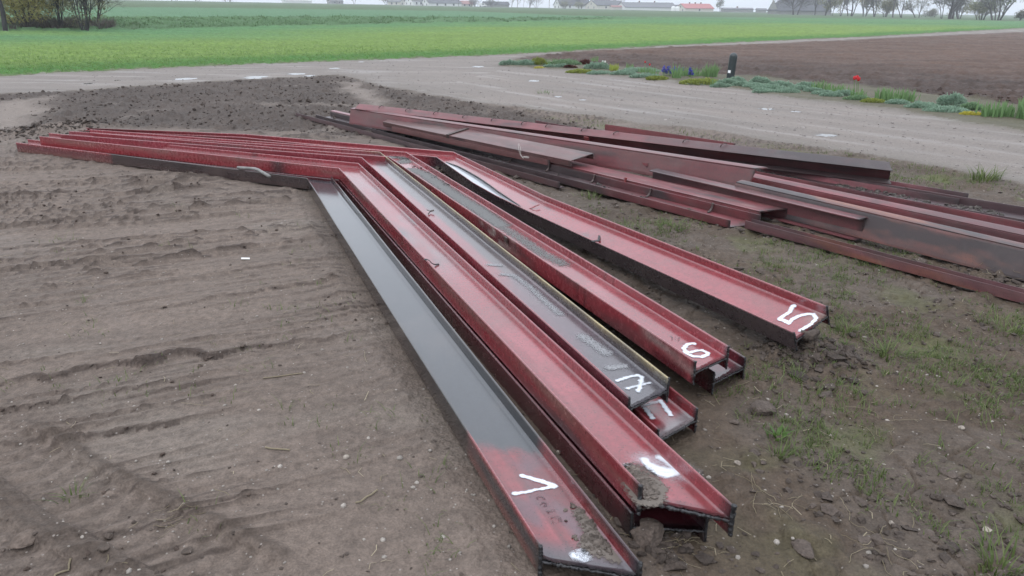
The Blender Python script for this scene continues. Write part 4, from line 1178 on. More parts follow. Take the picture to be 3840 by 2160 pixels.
BROWN = (.105, .062, .052); DRED = (.120, .028, .034); PINK = (.235, .085, .080); BLACKRED = (.055, .020, .024)
UCH = lambda w, hN, hF, t=.007: [('flange', (0, 0), (0, -hN), t), ('web', (.003, -hN + .004 if hN > .07 else -hN + .004), (w - .003, -hN + .004), t), ('flange', (w, 0), (w, -hF), t)]
# front strip
beamS("thin brown angle bar along the near side of the heap", (1108.6, 422), .055, (2099.9, 683), .055,
      [('flange', (0, 0), (0, -.055), .007), ('web', (.003, -.051), (.055, -.051), .007)], 0, P_((.085, .066, .060), 401, soot=0.5, rust=0.3, end=.004), 401, name='angle_bar', cat='angle bar')
# channel with hooks
chan, FR2 = beamS("sooty steel channel lying open side up, with curved hooks along its inner side", (1184, 429.6), .062, (2738, 825), .066,
      [('flange', (0, 0), (0, -.058), .008), ('web', (.003, -.054), (.217, -.054), .007), ('flange', (.22, .012), (.22, -.058), .008)], 3,
      P_((.17, .038, .042), 411, soot=0.9, rust=0.3, fade=(0.5, 2.0, 0.93), end=.012), 411, name='steel_channel', cat='steel channel', cut=0.45)
# box-like channel, open side down
beamS("red channel lying open side down beside the hooked one, stained yellowish at its end", (1690, 523), .098, (2851, 793.8), .098,
      [('web', (0, 0), (.23, 0), .008), ('flange', (.003, -.006), (.003, -.075), .008), ('flange', (.227, -.006), (.227, -.075), .008)], 0,
      P_((.190, .046, .048), 421, soot=0.6, rust=0.2, pale=0.55, drip=('flange',), end=.004), 421, name='steel_channel', cat='steel channel', cut=0.35)
beamS("pale pink flat bar running along the back of the hooked channel", (1239, 416), .09, (1935, 578), .09,
      [('web', (0, 0), (.06, 0), .008), ('flange', (.003, -.006), (.003, -.05), .007)], 6, P_((.25, .15, .145), 423, soot=0.1, rust=0.2), 423, name='flat_bar', cat='flat bar')
beamS("rusty brown angle bar carrying the loop of pale wire", (1470, 475), .135, (2061, 600), .135,
      [('flange', (0, 0), (0, -.055), .007), ('web', (.003, -.003), (.05, -.003), .007)], 0, P_((.150, .075, .060), 431, soot=0.3, rust=0.5, end=.004), 431, name='angle_bar', cat='angle bar')
# wide rusty channel on top
wide, FR4 = beamS("wide rusty brown channel on top of the heap, with a dark rib across it", (1435, 457), .165, (2139.6, 605), .165,
      [('web', (0, 0), (.235, 0), .008), ('flange', (.003, -.006), (.003, -.055), .008), ('flange', (.232, -.006), (.232, -.055), .008)], 13,
      P_((.125, .070, .056), 441, soot=0.75, rust=0.6, mud=0.35, pale=0.3, end=.003, rough=0.1), 441, name='steel_channel', cat='steel channel', cut=0.3)
M_RUSTDK = plain('dark_rusty_steel', (.045, .028, .025), 0.55, 0.4, 40, 0.2)
M_REDSTEEL = plain('red_oxide_steel', (.17, .035, .036), 0.45, 0.3, 40, 0.1)
def on_frame(FR, s, y, z): return FR['A'] + FR['D'] * s + FR['Y'] * y + FR['Z'] * z
m = MB(); s0 = 0.415 * FR4['L']
m.strap([on_frame(FR4, s0 - 0.01, -.004, -.03), on_frame(FR4, s0, -.004, .009), on_frame(FR4, s0 + .03, .12, .011), on_frame(FR4, s0 + .06, .236, .011)], FR4['D'], .045, .012)
m.build('rib', M_RUSTDK, wide, world=True)
# red web on edge behind it
beamS("short red channel on its edge, with a white fractured end", (1960, 522), .17, (2430, 614), .17,
      [('web', (0, 0), (.02, -.105), .008), ('flange', (.003, 0), (.05, .004), .008), ('flange', (.02, -.102), (.07, -.100), .008)], -12,
      P_((.185, .038, .040), 451, soot=0.2, rust=0.25, pale=0.25, end=.003), 451, name='steel_channel', cat='steel channel')
# long beam with its web turned to the viewer
beamS("long red beam tilted so that its web shows, ending in a brown muddy corner", (1316, 409), .24, (2834, 635), .26,
      [('web', (0, 0), (-.04, -.175), .009), ('flange', (-.008, .004), (.07, .012), .012), ('flange', (-.045, -.18), (.03, -.19), .012)], 0,
      P_((.150, .034, .036), 461, soot=0.6, rust=0.5, mud=0.3, end=.003), 461, cut=1.0)
# uppermost channel
top8, FR8 = beamS("highest channel in the heap, red on the left, burnt black towards its right end", (1330, 409), .255, (3347, 641.8), .215,
      [('flange', (0, 0), (.105, .002), .009), ('web', (.045, -.005), (.050, -.135), .009), ('flange', (-.01, -.137), (.115, -.140), .009)], 31,
      P_((.165, .040, .042), 471, soot=0.5, rust=0.3, fade=(2.6, 1.0, 0.9), webk=.45, drip=('flange',), end=.006), 471, name='steel_channel', cat='steel channel', cut=-0.5)
m = MB(); sb = FR8['L'] * 0.535
m.strap([on_frame(FR8, sb, -.012, -.005), on_frame(FR8, sb, -.018, -.09), on_frame(FR8, sb, -.012, -.17)], FR8['D'], .055, .01)
m.build('stiffener', M_REDSTEEL, top8, world=True)
for f_ in (0.06, .13, .20, .27, .335, .40, .45, .52, .58, .70, .76):
    m = MB(); s0 = FR8['L'] * f_
    m.tube([on_frame(FR8, s0, .06, .006), on_frame(FR8, s0 + .012, .063, .026), on_frame(FR8, s0 + .035, .085, .03), on_frame(FR8, s0 + .05, .10, .014)], .0045, 5)
    m.build('hook', M_RUSTDK, top8, world=True)
# pieces behind
beamS("short red length poking out behind the long burnt channel, near its middle", (1975.6, 455), .10, (2150, 486), .10, UCH(.15, .09, .09), 0, P_(DRED, 481, soot=0.5), 481)
beamS("thin dark red bar just behind the left half of the long burnt channel", (1697, 435), .09, (1880, 460), .09,
      [('flange', (0, 0), (0, -.07), .007), ('web', (.003, -.066), (.09, -.066), .007)], 0, P_(DRED, 483, soot=0.5), 483, name='angle_bar', cat='angle bar')
beamS("red channel with a white scraped edge, rearmost in the heap beside the mossy verge", (2240, 476), .115, (2730, 551), .105,
      [('web', (0, -.07), (.15, -.05), .008), ('flange', (.152, .02), (.15, -.055), .009)], 0, P_((.19, .05, .05), 485, soot=0.3, rust=0.3, pale=0.3), 485, name='steel_channel', cat='steel channel')
# right-hand half
beamS("pink frosted steel beam lying flat behind the strip with stiffeners, its end black", (2860, 618), .10, (3600, 741), .095,
      [('flange', (0, -.01), (0, -.09), .009), ('web', (.004, -.05), (.21, -.05), .008), ('flange', (.214, 0), (.214, -.09), .009)], 0,
      P_((.27, .125, .125), 491, soot=0.25, rust=0.15, pale=0.5, fade=(0.7, 0.1, 0.85)), 491)
U11, FR11 = beamS("dark steel beam with upright stiffeners and grey soil along it, behind the dark red one", (2400, 563), .085, (3950, 826), .085,
      [('flange', (0, -.03), (0, -.09), .009), ('web', (.004, -.05), (.23, -.05), .008), ('flange', (.234, .012), (.234, -.085), .010)], 0,
      P_((.050, .026, .029), 501, soot=0.8, rust=0.3), 501)
for f_ in (.02, .52, .705):
    m = MB(); s0 = FR11['L'] * f_
    m.strap([on_frame(FR11, s0, .229, .014), on_frame(FR11, s0, .224, -.05)], FR11['D'], .022, .008)
    m.build('stiffener', M_RUSTDK, U11, world=True)
beamS("dark red beam lying flat between the soil-filled beam and the drip-streaked channel", (2454, 567), .105, (3960, 858), .10,
      [('flange', (.0, 0), (0, -.09), .010), ('web', (-.2, -.05), (-.004, -.05), .008)], 0, P_((.165, .040, .045), 511, soot=0.45, rust=0.35), 511)
beamS("red channel with its web upright, streaked with dark drips along its narrow top", (2700, 641), .135, (3960, 912), .135,
      [('web', (0, 0), (-.012, -.085), .008), ('flange', (.003, .003), (.075, .016), .009), ('flange', (-.012, -.082), (.06, -.085), .008)], 4,
      P_((.190, .034, .040), 521, soot=0.35, rust=0.2, drip=('flange',), fade=(1.2, 0.5, 0.55)), 521, name='steel_channel', cat='steel channel')
beamS("big rust-brown and black beam on edge, at the right of the heap", (2760, 686), .19, (3960, 963), .185,
      [('web', (0, 0), (-.055, -.165), .010), ('flange', (.002, .003), (.07, .010), .010), ('flange', (-.055, -.163), (.02, -.168), .010)], 3,
      P_((.135, .074, .052), 531, soot=0.7, rust=0.7, dark=0.95, rough=0.15), 531)
beamS("upright I-beam with a pinkish top flange and shaded web, ending in mid heap", (2434, 641), .15, (3221, 824.8), .155,
      [('flange', (0, 0), (.10, 0), .010), ('web', (.05, -.006), (.05, -.140), .008), ('flange', (-.005, -.145), (.10, -.145), .010)], 4,
      P_((.170, .075, .072), 541, soot=0.5, rust=0.4, fade=(1.3, 2.0, 0.85), end=.012), 541, cut=0.2)
beamS("narrow grey and red channel alone on the grassy mud in front of the heap", (2796, 827), .058, (3960, 1131), .058,
      [('flange', (0, 0), (0, -.056), .007), ('web', (.003, -.050), (.072, -.050), .007), ('flange', (.076, 0), (.076, -.056), .007)], 0,
      P_((.145, .075, .072), 551, soot=0.45, rust=0.45, pale=0.25, dark=0.35, end=.002), 551, name='steel_channel', cat='steel channel')

# hooks welded inside the open channel
for f_ in (.165, .245, .327, .41, .505, .60, .682, .77, .865, .955):
    m = MB(); s0 = FR2['L'] * f_; w_ = -FR2['D'] * 0
    pth = [(.216, .016), (.209, .016), (.205, -.005), (.199, -.025), (.185, -.040), (.165, -.047)]
    m.strap([on_frame(FR2, s0 - 0.12 * (.216 - y) , y, z) for y, z in pth], FR2['D'], .018, .006)
    m.build('hook', M_RUSTDK, chan, world=True)
for f_ in (.82,):
    m = MB(); s0 = FR2['L'] * f_
    m.tube([on_frame(FR2, s0, .235, .0), on_frame(FR2, s0 + .005, .24, .05)], .012, 6)
    m.build('stub', M_REDSTEEL, chan, world=True)

# ------------------------------------------------------------------ small fittings on the bent beams
def clip(parent, name, pts, wid, th, W, mat):
    m = MB(); m.strap(pts, W, wid, th); m.build(name, mat, parent, world=True)
def on_pl(pl, px, py, lift):
    q = dict(pl); o = pl['o'] + pl['n'] * (pl['h'] + lift); d = ray_dir(px, py)
    return CAM + d * (((o - CAM) @ pl['n']) / (d @ pl['n']))
hk = [on_pl(PL2, *p, l) for p, l in zip(Z7((935, 238), (965, 232), (1000, 248), (1020, 275), (1050, 292), (1080, 296), (1115, 290)), (.048, .054, .052, .035, .016, .006, .004))]
clip(B2, 'hook', hk, .014, .004, PL2['d'], M_BLACK)
y1 = zz(1100, 540, 3.22, [(1612, 795), (1655, 812), (1625, 848)]); y2 = zz(1100, 540, 3.22, [(1655, 812), (1700, 800)])
clip(B3, 'clip', [on_pl(PL3, *p, l) for p, l in zip(y1, (.03, .012, .004))], .010, .004, PL3['d'], M_RUSTDK)
clip(B3, 'clip', [on_pl(PL3, *p, l) for p, l in zip(y2, (.012, .02))], .010, .004, PL3['d'] + PL3['n'], M_RUSTDK)
clip(B5, 'clip', [on_pl(PL5, *p, l) for p, l in zip(zz(1600, 540, 3.22, [(1240, 782), (1275, 772), (1310, 750), (1360, 732)]), (.004, .012, .02, .018))], .012, .004, PL5['d'], M_REDSTEEL)
clip(B5, 'clip', [on_pl(PL5, *p, l) for p, l in zip(zz(1600, 540, 3.22, [(1995, 1178), (2035, 1172), (2075, 1168), (2085, 1110)]), (.052, .056, .03, .005))], .022, .006, PL5['d'], M_BLACK)
clip(B4, 'bolt_plate', [on_pl(PL4, *p, l) for p, l in zip(zz(1600, 540, 3.22, [(938, 1140), (972, 1165)]), (.03, .03))], .03, .008, PL4['n'], M_RUSTDK)

# ------------------------------------------------------------------ bent pipe, wire
M_PIPE = plain('dull_grey_pipe', (.15, .145, .14), 0.5, 0.3, 30, 0.1)
pp = [at_z(891, 629, .118), at_z(925, 631, .118), at_z(955, 633, .117), at_z(968, 637, .115), at_z(985, 647, .108), at_z(1011, 662, .098)]
m = MB(); m.tube(pp, .0145, 12)
o = m.build('bent_pipe', M_PIPE, smooth=True)
tag(o, "short kinked grey pipe lying across the flange of the nearest bent beam", 'pipe')
M_WIRE = plain('pale_wire', (.26, .23, .21), 0.5, 0.15)
m = MB()
for dx, sg in ((0, 1), (5, 0.7), (2, 1.2), (8, .9)):
    bx = [(1060, 440), (1063, 500), (1075, 560), (1095, 620), (1135, 662)]
    b2 = [(1064, 432), (1080, 480), (1092, 540), (1088, 600), (1135, 662)]
    P = [at_z(1680 + (a + dx) / 4.025, 430 + b / 4.025, z) for (a, b), z in zip(bx if sg > 0.95 else b2, (.24, .225, .20, .165, .14))]
    Pf = []
    for i in range(len(P) - 1):
        for k in range(4): Pf.append(P[i] + (P[i + 1] - P[i]) * k / 4)
    m.tube(np.array(Pf + [P[-1]]), .0016, 4)
for i in range(7):
    c = at_z(1680 + 1175 / 4.025, 430 + 655 / 4.025, .135); t = RNG.uniform(0, 6, 3)
    m.tube([c + np.array([.03 * math.cos(t[0] + k), .02 * math.sin(t[1] + k), .008 + .006 * math.sin(t[2] + 2 * k)]) for k in np.linspace(0, 4, 9)], .002, 4)
tag(m.build('wire_loop', M_WIRE), "loop of pale wire hanging over the wide rusty channel", 'wire')
# ------------------------------------------------------------------ clods, stones, straw, grass
def ico():
    t = (1 + 5 ** 0.5) / 2
    V = np.array([(-1, t, 0), (1, t, 0), (-1, -t, 0), (1, -t, 0), (0, -1, t), (0, 1, t), (0, -1, -t), (0, 1, -t), (t, 0, -1), (t, 0, 1), (-t, 0, -1), (-t, 0, 1)], float)
    V /= np.linalg.norm(V[0])
    F = np.array([(0, 11, 5), (0, 5, 1), (0, 1, 7), (0, 7, 10), (0, 10, 11), (1, 5, 9), (5, 11, 4), (11, 10, 2), (10, 7, 6), (7, 1, 8),
                  (3, 9, 4), (3, 4, 2), (3, 2, 6), (3, 6, 8), (3, 8, 9), (4, 9, 5), (2, 4, 11), (6, 2, 10), (8, 6, 7), (9, 8, 1)])
    return V, F
ICO_V, ICO_F = ico()

def crumbs(name, P, size, mat, col, flat=0.7, rough=0.85, jag=0.45, kind='stuff', label=None, smooth=False):
    n = len(P)
    S = np.asarray(size)[:, None, None] * np.stack([RNG.uniform(.7, 1.3, n), RNG.uniform(.7, 1.3, n), flat * RNG.uniform(.6, 1.2, n)], 1)[:, None, :]
    V = ICO_V[None] * (1 + jag * RNG.uniform(-1, 1, (n, 12, 1))) * S
    a = RNG.uniform(0, 2 * math.pi, n); b = RNG.normal(0, .25, n)
    ca, sa, cb, sb = np.cos(a), np.sin(a), np.cos(b), np.sin(b)
    x, y, z = V[..., 0], V[..., 1], V[..., 2]
    y, z = y * cb[:, None] - z * sb[:, None], y * sb[:, None] + z * cb[:, None]
    x, y = x * ca[:, None] - y * sa[:, None], x * sa[:, None] + y * ca[:, None]
    V = np.stack([x, y, z], -1) + np.asarray(P)[:, None, :]
    F = (ICO_F[None] + 12 * np.arange(n)[:, None, None]).reshape(-1, 3)
    c = np.repeat(np.asarray(col), 12, 0) if np.ndim(col) > 1 else np.tile(col, (n * 12, 1)) * np.repeat(RNG.uniform(.75, 1.25, n), 12)[:, None]
    o = np_mesh(name, V.reshape(-1, 3), F, mat, col=c, rough=rough, smooth=smooth)
    return tag(o, label, kind=kind)

def scatter_px(n, x0, x1, y0, y1, gamma=1.0):
    """places on the ground between two pixel rows of the photo, evenly spread over the ground"""
    a = at_z(x0, y1)[:2]; b = at_z(x1, y1)[:2]; c = at_z(x0, y0)[:2]; d = at_z(x1, y0)[:2]
    u = RNG.uniform(0, 1, n); v = RNG.uniform(0, 1, n) ** gamma
    return (a[None] * (1 - u)[:, None] + b[None] * u[:, None]) * (1 - v)[:, None] + (c[None] * (1 - u)[:, None] + d[None] * u[:, None]) * v[:, None]

def polar_scatter(n, a0, a1, r0, r1, pw=1.0):
    a = np.radians(RNG.uniform(a0, a1, n)); r = (r0 ** (1 / pw) + RNG.uniform(0, 1, n) * (r1 ** (1 / pw) - r0 ** (1 / pw))) ** pw
    return np.stack([np.sin(a) * r, np.cos(a) * r], 1)

def inside(Q, P, m=0.0): return poly_sd(Q[:, 0], Q[:, 1], P) > m
def lift(Q, dz=0.0): return np.column_stack([Q, gz(Q[:, 0], Q[:, 1]) + dz])
def right_of(Q): return Q[:, 0] - (-1.75 + (6.13 - Q[:, 1]) * 0.42)

soil_cols = np.array([.066, .052, .044])
# crumbs of soil on the yard: sparse on the left, thick on the right
Q = polar_scatter(11000, -44, 44, 1.45, 11, 1.5)
rw = right_of(Q); dens = np.where(rw > 0.2, 0.9, 0.22) * (0.25 + sst(-0.1, 0.5, fbm(Q[:, 0] * 1.5, Q[:, 1] * 1.5, 501, 3)))
Q = Q[(RNG.uniform(0, 1, len(Q)) < dens) & ~inside(Q, P_TRACK) & ~inside(Q, P_DIRT)]
crumbs('soil_crumbs', lift(Q, .0), np.minimum(RNG.gamma(2.0, .0024, len(Q)) + .002, np.where(right_of(Q) > .2, .014, .0065)), M_SOIL, soil_cols * 1.05)
Q = polar_scatter(5200, -10, 44, 1.45, 7, 1.4); Q = Q[(right_of(Q) > .9) & (fbm(Q[:, 0] * 1.4, Q[:, 1] * 1.4, 502, 3) > -.05) & ~inside(Q, P_TRACK)]
crumbs('mud_crumbs', lift(Q, .001), RNG.gamma(1.5, .0048, len(Q)) + .003, M_SOIL, soil_cols * 1.0)
Q = polar_scatter(15000, -44, 5, 1.45, 8, 1.4); Q = Q[right_of(Q) < .0]; e_ = streaks(Q[:, 0], Q[:, 1])[1]; Q = Q[(RNG.uniform(0, 1, len(Q)) < .55 * sst(.25, .8, e_)) & ~inside(Q, P_DIRT)]
crumbs('lip_crumbs', lift(Q, .001), np.minimum(RNG.gamma(1.5, .0036, len(Q)) + .002, .011), M_SOIL, np.array([.060, .044, .036]))
# tilled ground: thick with clods
Q = polar_scatter(15000, -40, 22, 7.5, 18, 1.2)
Q = Q[inside(Q, P_DIRT)]
for P in P_SANDY: Q = Q[~(inside(Q, P) & (RNG.uniform(0, 1, len(Q)) < .9))]
crumbs('tilled_clods', lift(Q, .0), RNG.gamma(1.5, .0058, len(Q)) + .003, M_SOIL, np.array([.052, .040, .034]))
# the same on the ploughed field
Q = polar_scatter(7000, 5, 40, 10, 17, 1.2)
Q = Q[inside(Q, P_PLOUGH, .1)]
crumbs('ploughed_clods', lift(Q, .0), RNG.gamma(1.4, .009, len(Q)) + .004, M_SOIL, np.array([.046, .030, .025]))
# heaps of dark soil pushed up at the ends of the beams
Ps, Ss = [], []
for (mc, rad, amp), k in zip(MOUNDS, (420, 200, 160, 420, 240, 160, 240, 120)):
    q = RNG.normal(0, rad * 0.62, (k, 2)) + mc
    Ps.append(lift(q, .002)); Ss.append((RNG.gamma(1.7, .0048, k) + .003) * (1 + .25 * (rad > .3)))
crumbs('heaped_soil', np.concatenate(Ps), np.concatenate(Ss), M_SOIL, soil_cols * 0.85)
# grit on the drive
Q = polar_scatter(9000, -30, 44, 6, 24, 1.3); Q = Q[inside(Q, P_TRACK)]
crumbs('drive_gravel', lift(Q, .0), RNG.gamma(2, .0035, len(Q)) + .003, M_SOIL, np.array([.20, .18, .17]), jag=.25)
# pale pebbles
Q = polar_scatter(1500, -44, 44, 1.45, 9, 1.4); Q = Q[~inside(Q, P_DIRT)]
crumbs('pebbles', lift(Q, .0005), RNG.gamma(2, .0014, len(Q)) + .0016, M_SOIL, np.array([.25, .225, .20]), jag=.15, flat=.75, smooth=True)

# single clods and stones big enough to point at
GC = "loose clods of soil lying on the mud"
def rock(name, px, py, size, col, seed, flat=.65, jag=.22, dz=.0):
    r_ = np.random.default_rng(seed)
    V, F = ICO_V.copy(), ICO_F.copy()
    for _ in range(2):                               # refine
        ed = {}; V = list(V); NF = []
        def midp(a, b):
            k = (min(a, b), max(a, b))
            if k not in ed:
                p = V[a] + V[b]; ed[k] = len(V); V.append(p / np.linalg.norm(p))
            return ed[k]
        for a, b, c in F:
            x, y, z = midp(a, b), midp(b, c), midp(c, a)
            NF += [(a, x, z), (b, y, x), (c, z, y), (x, y, z)]
        V, F = np.array(V), np.array(NF)
    d = r_.normal(0, 1, (9, 3)); d /= np.linalg.norm(d, axis=1)[:, None]; o = r_.uniform(.55, .95, 9)
    R = np.ones(len(V))
    for k in range(9): R = np.minimum(R, o[k] / np.maximum(V @ d[k], .2))
    V = V * R[:, None] * (1 + jag * .35 * np.stack([fbm(V[:, 0] * 3 + seed, V[:, 1] * 3 + V[:, 2] * 2, seed, 3)] * 3, 1))
    V = V * size * np.array([r_.uniform(.9, 1.25), r_.uniform(.8, 1.0), flat]); w = r_.uniform(0, 6.28)
    V = V @ np.array([(math.cos(w), math.sin(w), 0), (-math.sin(w), math.cos(w), 0), (0, 0, 1)])
    p = at(px, py); zb = float(gz(p[0], p[1])[0])
    c = np.tile(col, (len(V), 1)) * (1 + .2 * fbm(V[:, 0] * 40, V[:, 1] * 40 + V[:, 2] * 30, seed + 4, 3))[:, None]
    ob = np_mesh(name, V, F, M_SOIL, col=c, rough=.85, smooth=False)
    ob.location = (p[0], p[1], zb + size * flat * .45 + dz)
    return ob
cl = soil_cols * 1.15
tag(rock('soil_clod', 2432, 2010, .062, cl * 1.25, 1), "largest pale brown clod, in front of the burnt end of the beam marked 9", 'clod')
tag(rock('soil_clod', 2500, 1960, .034, cl, 2), "smaller clod tucked behind the largest pale one, under the burnt beam end", 'clod')
tag(rock('soil_clod', 2860, 1530, .055, cl, 3, .5), "flat broad clod alone on the bare mud right of the beam marked 11", 'clod')
tag(rock('soil_clod', 3020, 1335, .050, cl * .9, 4), "dark clod under the raised end of the beam marked 5", 'clod')
tag(rock('soil_clod', 85, 2012, .040, C['mud'], 5, .5), "long smooth clod on the mud in the bottom left corner", 'clod')
tag(rock('soil_clod', 3010, 2050, .040, cl, 6, .25), "wide flat slab of cracked soil at the lower right", 'clod')
for i, (px, py, s, lb) in enumerate([
    (3150, 1395, .030, "uppermost loose clod right of the mound under the raised end of the beam marked 5"),
    (3240, 1470, .024, "rightmost clod of those scattered below the raised end of the beam marked 5"),
    (3110, 1455, .028, "clod lying just below the mound under the raised end of the beam marked 5"),
    (2755, 1572, .018, "small clod closest to the cut end of the beam marked 11"),
    (2830, 1690, .022, "clod left of the small bright grass tuft in the bare mud"),
    (3170, 1760, .024, "clod in the bare mud right of the tangle of dry stalks"),
    (540, 975, .018, "upper of two dark clods on the streaked mud far left of the grey beam"),
    (400, 1030, .020, "lower of two dark clods on the streaked mud far left of the grey beam"),
    (910, 1305, .015, "lone small clod on the mud left of the middle of the nearest beam"),
    (390, 2060, .018, "lower of two close clods near the bottom left corner"),
    (400, 1985, .016, "upper of two close clods near the bottom left corner"),
    (700, 2045, .015, "clod below the little heap of broken sticks at the lower left"),
    (2622, 1765, .017, "clod beside the white angular stone, right of the beam with the white 9"),
    (3560, 1760, .028, "clod just below the rounded pale stone at the far lower right"),
    (3250, 2010, .030, "clod up and right of the wide flat slab of cracked soil"),
    (3480, 1990, .028, "clod between the wide flat slab and the grass in the bottom right corner")]):
    tag(rock('soil_clod', px, py, s, (cl if px > 1500 else C['mud'] * .7) * RNG.uniform(.85, 1.15), 20 + i, .5), lb, 'clod', GC)
st = np.array([.27, .235, .20])
for i, (px, py, s, lb) in enumerate([(3605, 1604, .012, "rounded pale stone in the weedy mud at the far lower right"), (2765, 1737, .011, "small white angular stone right of the beam with the white 9"),
                                     (2098, 1688, .012, "pale stone in the gap beside the red end of the nearest beam"), (3348, 1942, .010, "small rounded tan stone near the bottom right"),
                                     (3707, 1972, .015, "creamy elongated stone at the right edge near the bottom"), (2120, 1395 + 60, .010, "grey stone between the nearest beam and the beam with the 9"),
                                     (1790, 1240, .009, "tiny cream stone in the gap right of the grey beam"), (1300, 1690 + 20, .012, "grey stone on the smooth mud left of the grey beam")]):
    tag(rock('stone', px, py, s, st * RNG.uniform(.8, 1.15), 70 + i, .75, .1), lb, 'stone')

# ------------------------------------------------------------------ grass
def blades(name, P, H, W, lean, mat, seg=2, kind='stuff', label=None, parent=None, spread=None):
    """many single blades; P base points, H heights, W widths"""
    n = len(P); a = RNG.uniform(0, 2 * math.pi, n) if spread is None else spread
    dirx, diry = np.cos(a), np.sin(a); px, py = -diry, dirx
    ln = RNG.uniform(*lean, n)
    rows = []
    for k in range(seg + 1):
        t = k / seg
        bx = P[:, 0] + dirx * ln * H * t ** 1.7; by = P[:, 1] + diry * ln * H * t ** 1.7; bz = P[:, 2] + H * (t - 0.25 * ln * t * t)
        w = W * (1 - t ** 1.5) * .5 + 0.0002
        rows.append(np.stack([np.stack([bx - px * w, by - py * w, bz], 1), np.stack([bx + px * w, by + py * w, bz], 1)], 1))
    V = np.stack(rows, 1).reshape(n, -1, 3); m = (seg + 1) * 2
    q = np.array([(2 * k, 2 * k + 1, 2 * k + 3, 2 * k + 2) for k in range(seg)])
    F = (q[None] + m * np.arange(n)[:, None, None]).reshape(-1, 4)
    o = np_mesh(name, V.reshape(-1, 3), F, mat, parent, smooth=False)
    return tag(o, label, kind=kind)

M_GRASS = leaf_mat('yard_grass', (.060, .092, .024), (.135, .165, .060))
M_GRASS_FIELD = leaf_mat('crop_blades', (.085, .165, .040), (.145, .225, .062), trans=.5)
M_STRAW = leaf_mat('dry_straw', (.17, .14, .09), (.36, .31, .22), .7)

def tuft_centres(n, gen):
    return gen(n)
# sparse grass on the mud to the right, in little tufts
C_ = polar_scatter(28000, -2, 44, 1.6, 9.0, 1.35)
g = fbm(C_[:, 0] * 1.1, C_[:, 1] * 1.1, 601, 4)
strip = np.exp(-((C_[:, 1] - (4.75 - 1.05 * (C_[:, 0] - 1.2))) / 0.30) ** 2) * (C_[:, 0] > .3)       # along the front of the heap
gr_ = .62 * sst(-.4, .4, poly_sd(C_[:, 0], C_[:, 1], P_GRASSY)) * sst(-.45, .55, g) + .6 * strip * sst(-.3, .3, g) + .5 * sst(.9, 1.8, C_[:, 0]) * sst(-.1, .5, g)
C_ = C_[(RNG.uniform(0, 1, len(C_)) < gr_ * .8) & (right_of(C_) > 1.1) & ~inside(C_, P_TRACK, -.05)]
k = RNG.integers(3, 12, len(C_)); idx = np.repeat(np.arange(len(C_)), k)
Q = C_[idx] + RNG.normal(0, .016, (len(idx), 2))
blades('yard_grass', lift(Q, -.002), RNG.gamma(3.5, .0062, len(Q)) + .005, RNG.uniform(.0022, .0048, len(Q)), (.3, 1.3), M_GRASS)
# moss-like short grass on the verge beside the drive
C_ = polar_scatter(26000, 3, 44, 5.0, 12.5, 1.2); C_ = C_[inside(C_, P_VERGE, -.1) & (fbm(C_[:, 0] * 1.6, C_[:, 1] * 1.6, 603, 3) > -.02)]
blades('verge_grass', lift(C_, -.003), RNG.gamma(4, .007, len(C_)) + .006, RNG.uniform(.003, .006, len(C_)), (.2, 1.0), M_GRASS)
# a few blades on the left
C_ = polar_scatter(260, -40, -4, 1.7, 6, 1.3); C_ = C_[(right_of(C_) < -.1) & (fbm(C_[:, 0] * 1.3, C_[:, 1] * 1.3, 604, 2) > .05)]
idx = np.repeat(np.arange(len(C_)), 6); Q = C_[idx] + RNG.normal(0, .03, (len(idx), 2))
blades('stray_grass', lift(Q, -.002), RNG.gamma(4, .006, len(Q)) + .006, RNG.uniform(.002, .004, len(Q)), (.3, 1.4), M_GRASS)
# the young crop along its near edge
C_ = polar_scatter(110000, -37, 12, 15, 40, 1.2); C_ = C_[inside(C_, P_CROP, .05)]; C_ = C_[RNG.uniform(0, 1, len(C_)) < 1 - sst(17, 39, np.hypot(C_[:, 0], C_[:, 1]))]
edge_d = poly_sd(C_[:, 0], C_[:, 1], P_CROP)
C_ = C_[RNG.uniform(0, 1, len(C_)) < sst(0.0, .8, edge_d + .4 * noise(C_[:, 0] * 2, C_[:, 1] * 2, 605))]
blades('crop_grass', lift(C_, -.01), RNG.gamma(8, .008, len(C_)) + .02, RNG.uniform(.008, .015, len(C_)), (.7, 1.9), M_GRASS_FIELD, seg=2)
# straw and root bits
n = 1100
Q = polar_scatter(n, -44, 44, 1.45, 8, 1.5); Q = Q[~inside(Q, P_TRACK) & (RNG.uniform(0, 1, n) < np.where(right_of(Q) > .2, .9, .45))]
Pz = lift(Q, .004); n = len(Q); a = RNG.uniform(0, 6.28, n); ln = RNG.gamma(2.2, .016, n) + .01; wd = RNG.uniform(.0007, .0016, n)
dx = np.stack([np.cos(a), np.sin(a), RNG.normal(0, .18, n)], 1); pn = np.stack([-np.sin(a), np.cos(a), np.zeros(n)], 1)
bend = pn * (RNG.normal(0, .15, n) * ln)[:, None]
V = np.stack([Pz - dx * ln[:, None] / 2 - pn * wd[:, None], Pz - dx * ln[:, None] / 2 + pn * wd[:, None], Pz + bend + pn * wd[:, None] + [0, 0, .003], Pz + bend - pn * wd[:, None] + [0, 0, .003],
              Pz + dx * ln[:, None] / 2 + pn * wd[:, None], Pz + dx * ln[:, None] / 2 - pn * wd[:, None]], 1)
F = (np.array([(0, 1, 2, 3), (3, 2, 4, 5)])[None] + 6 * np.arange(n)[:, None, None]).reshape(-1, 4)
tag(np_mesh('straw_bits', V.reshape(-1, 3), F, M_STRAW, smooth=False), kind='stuff')
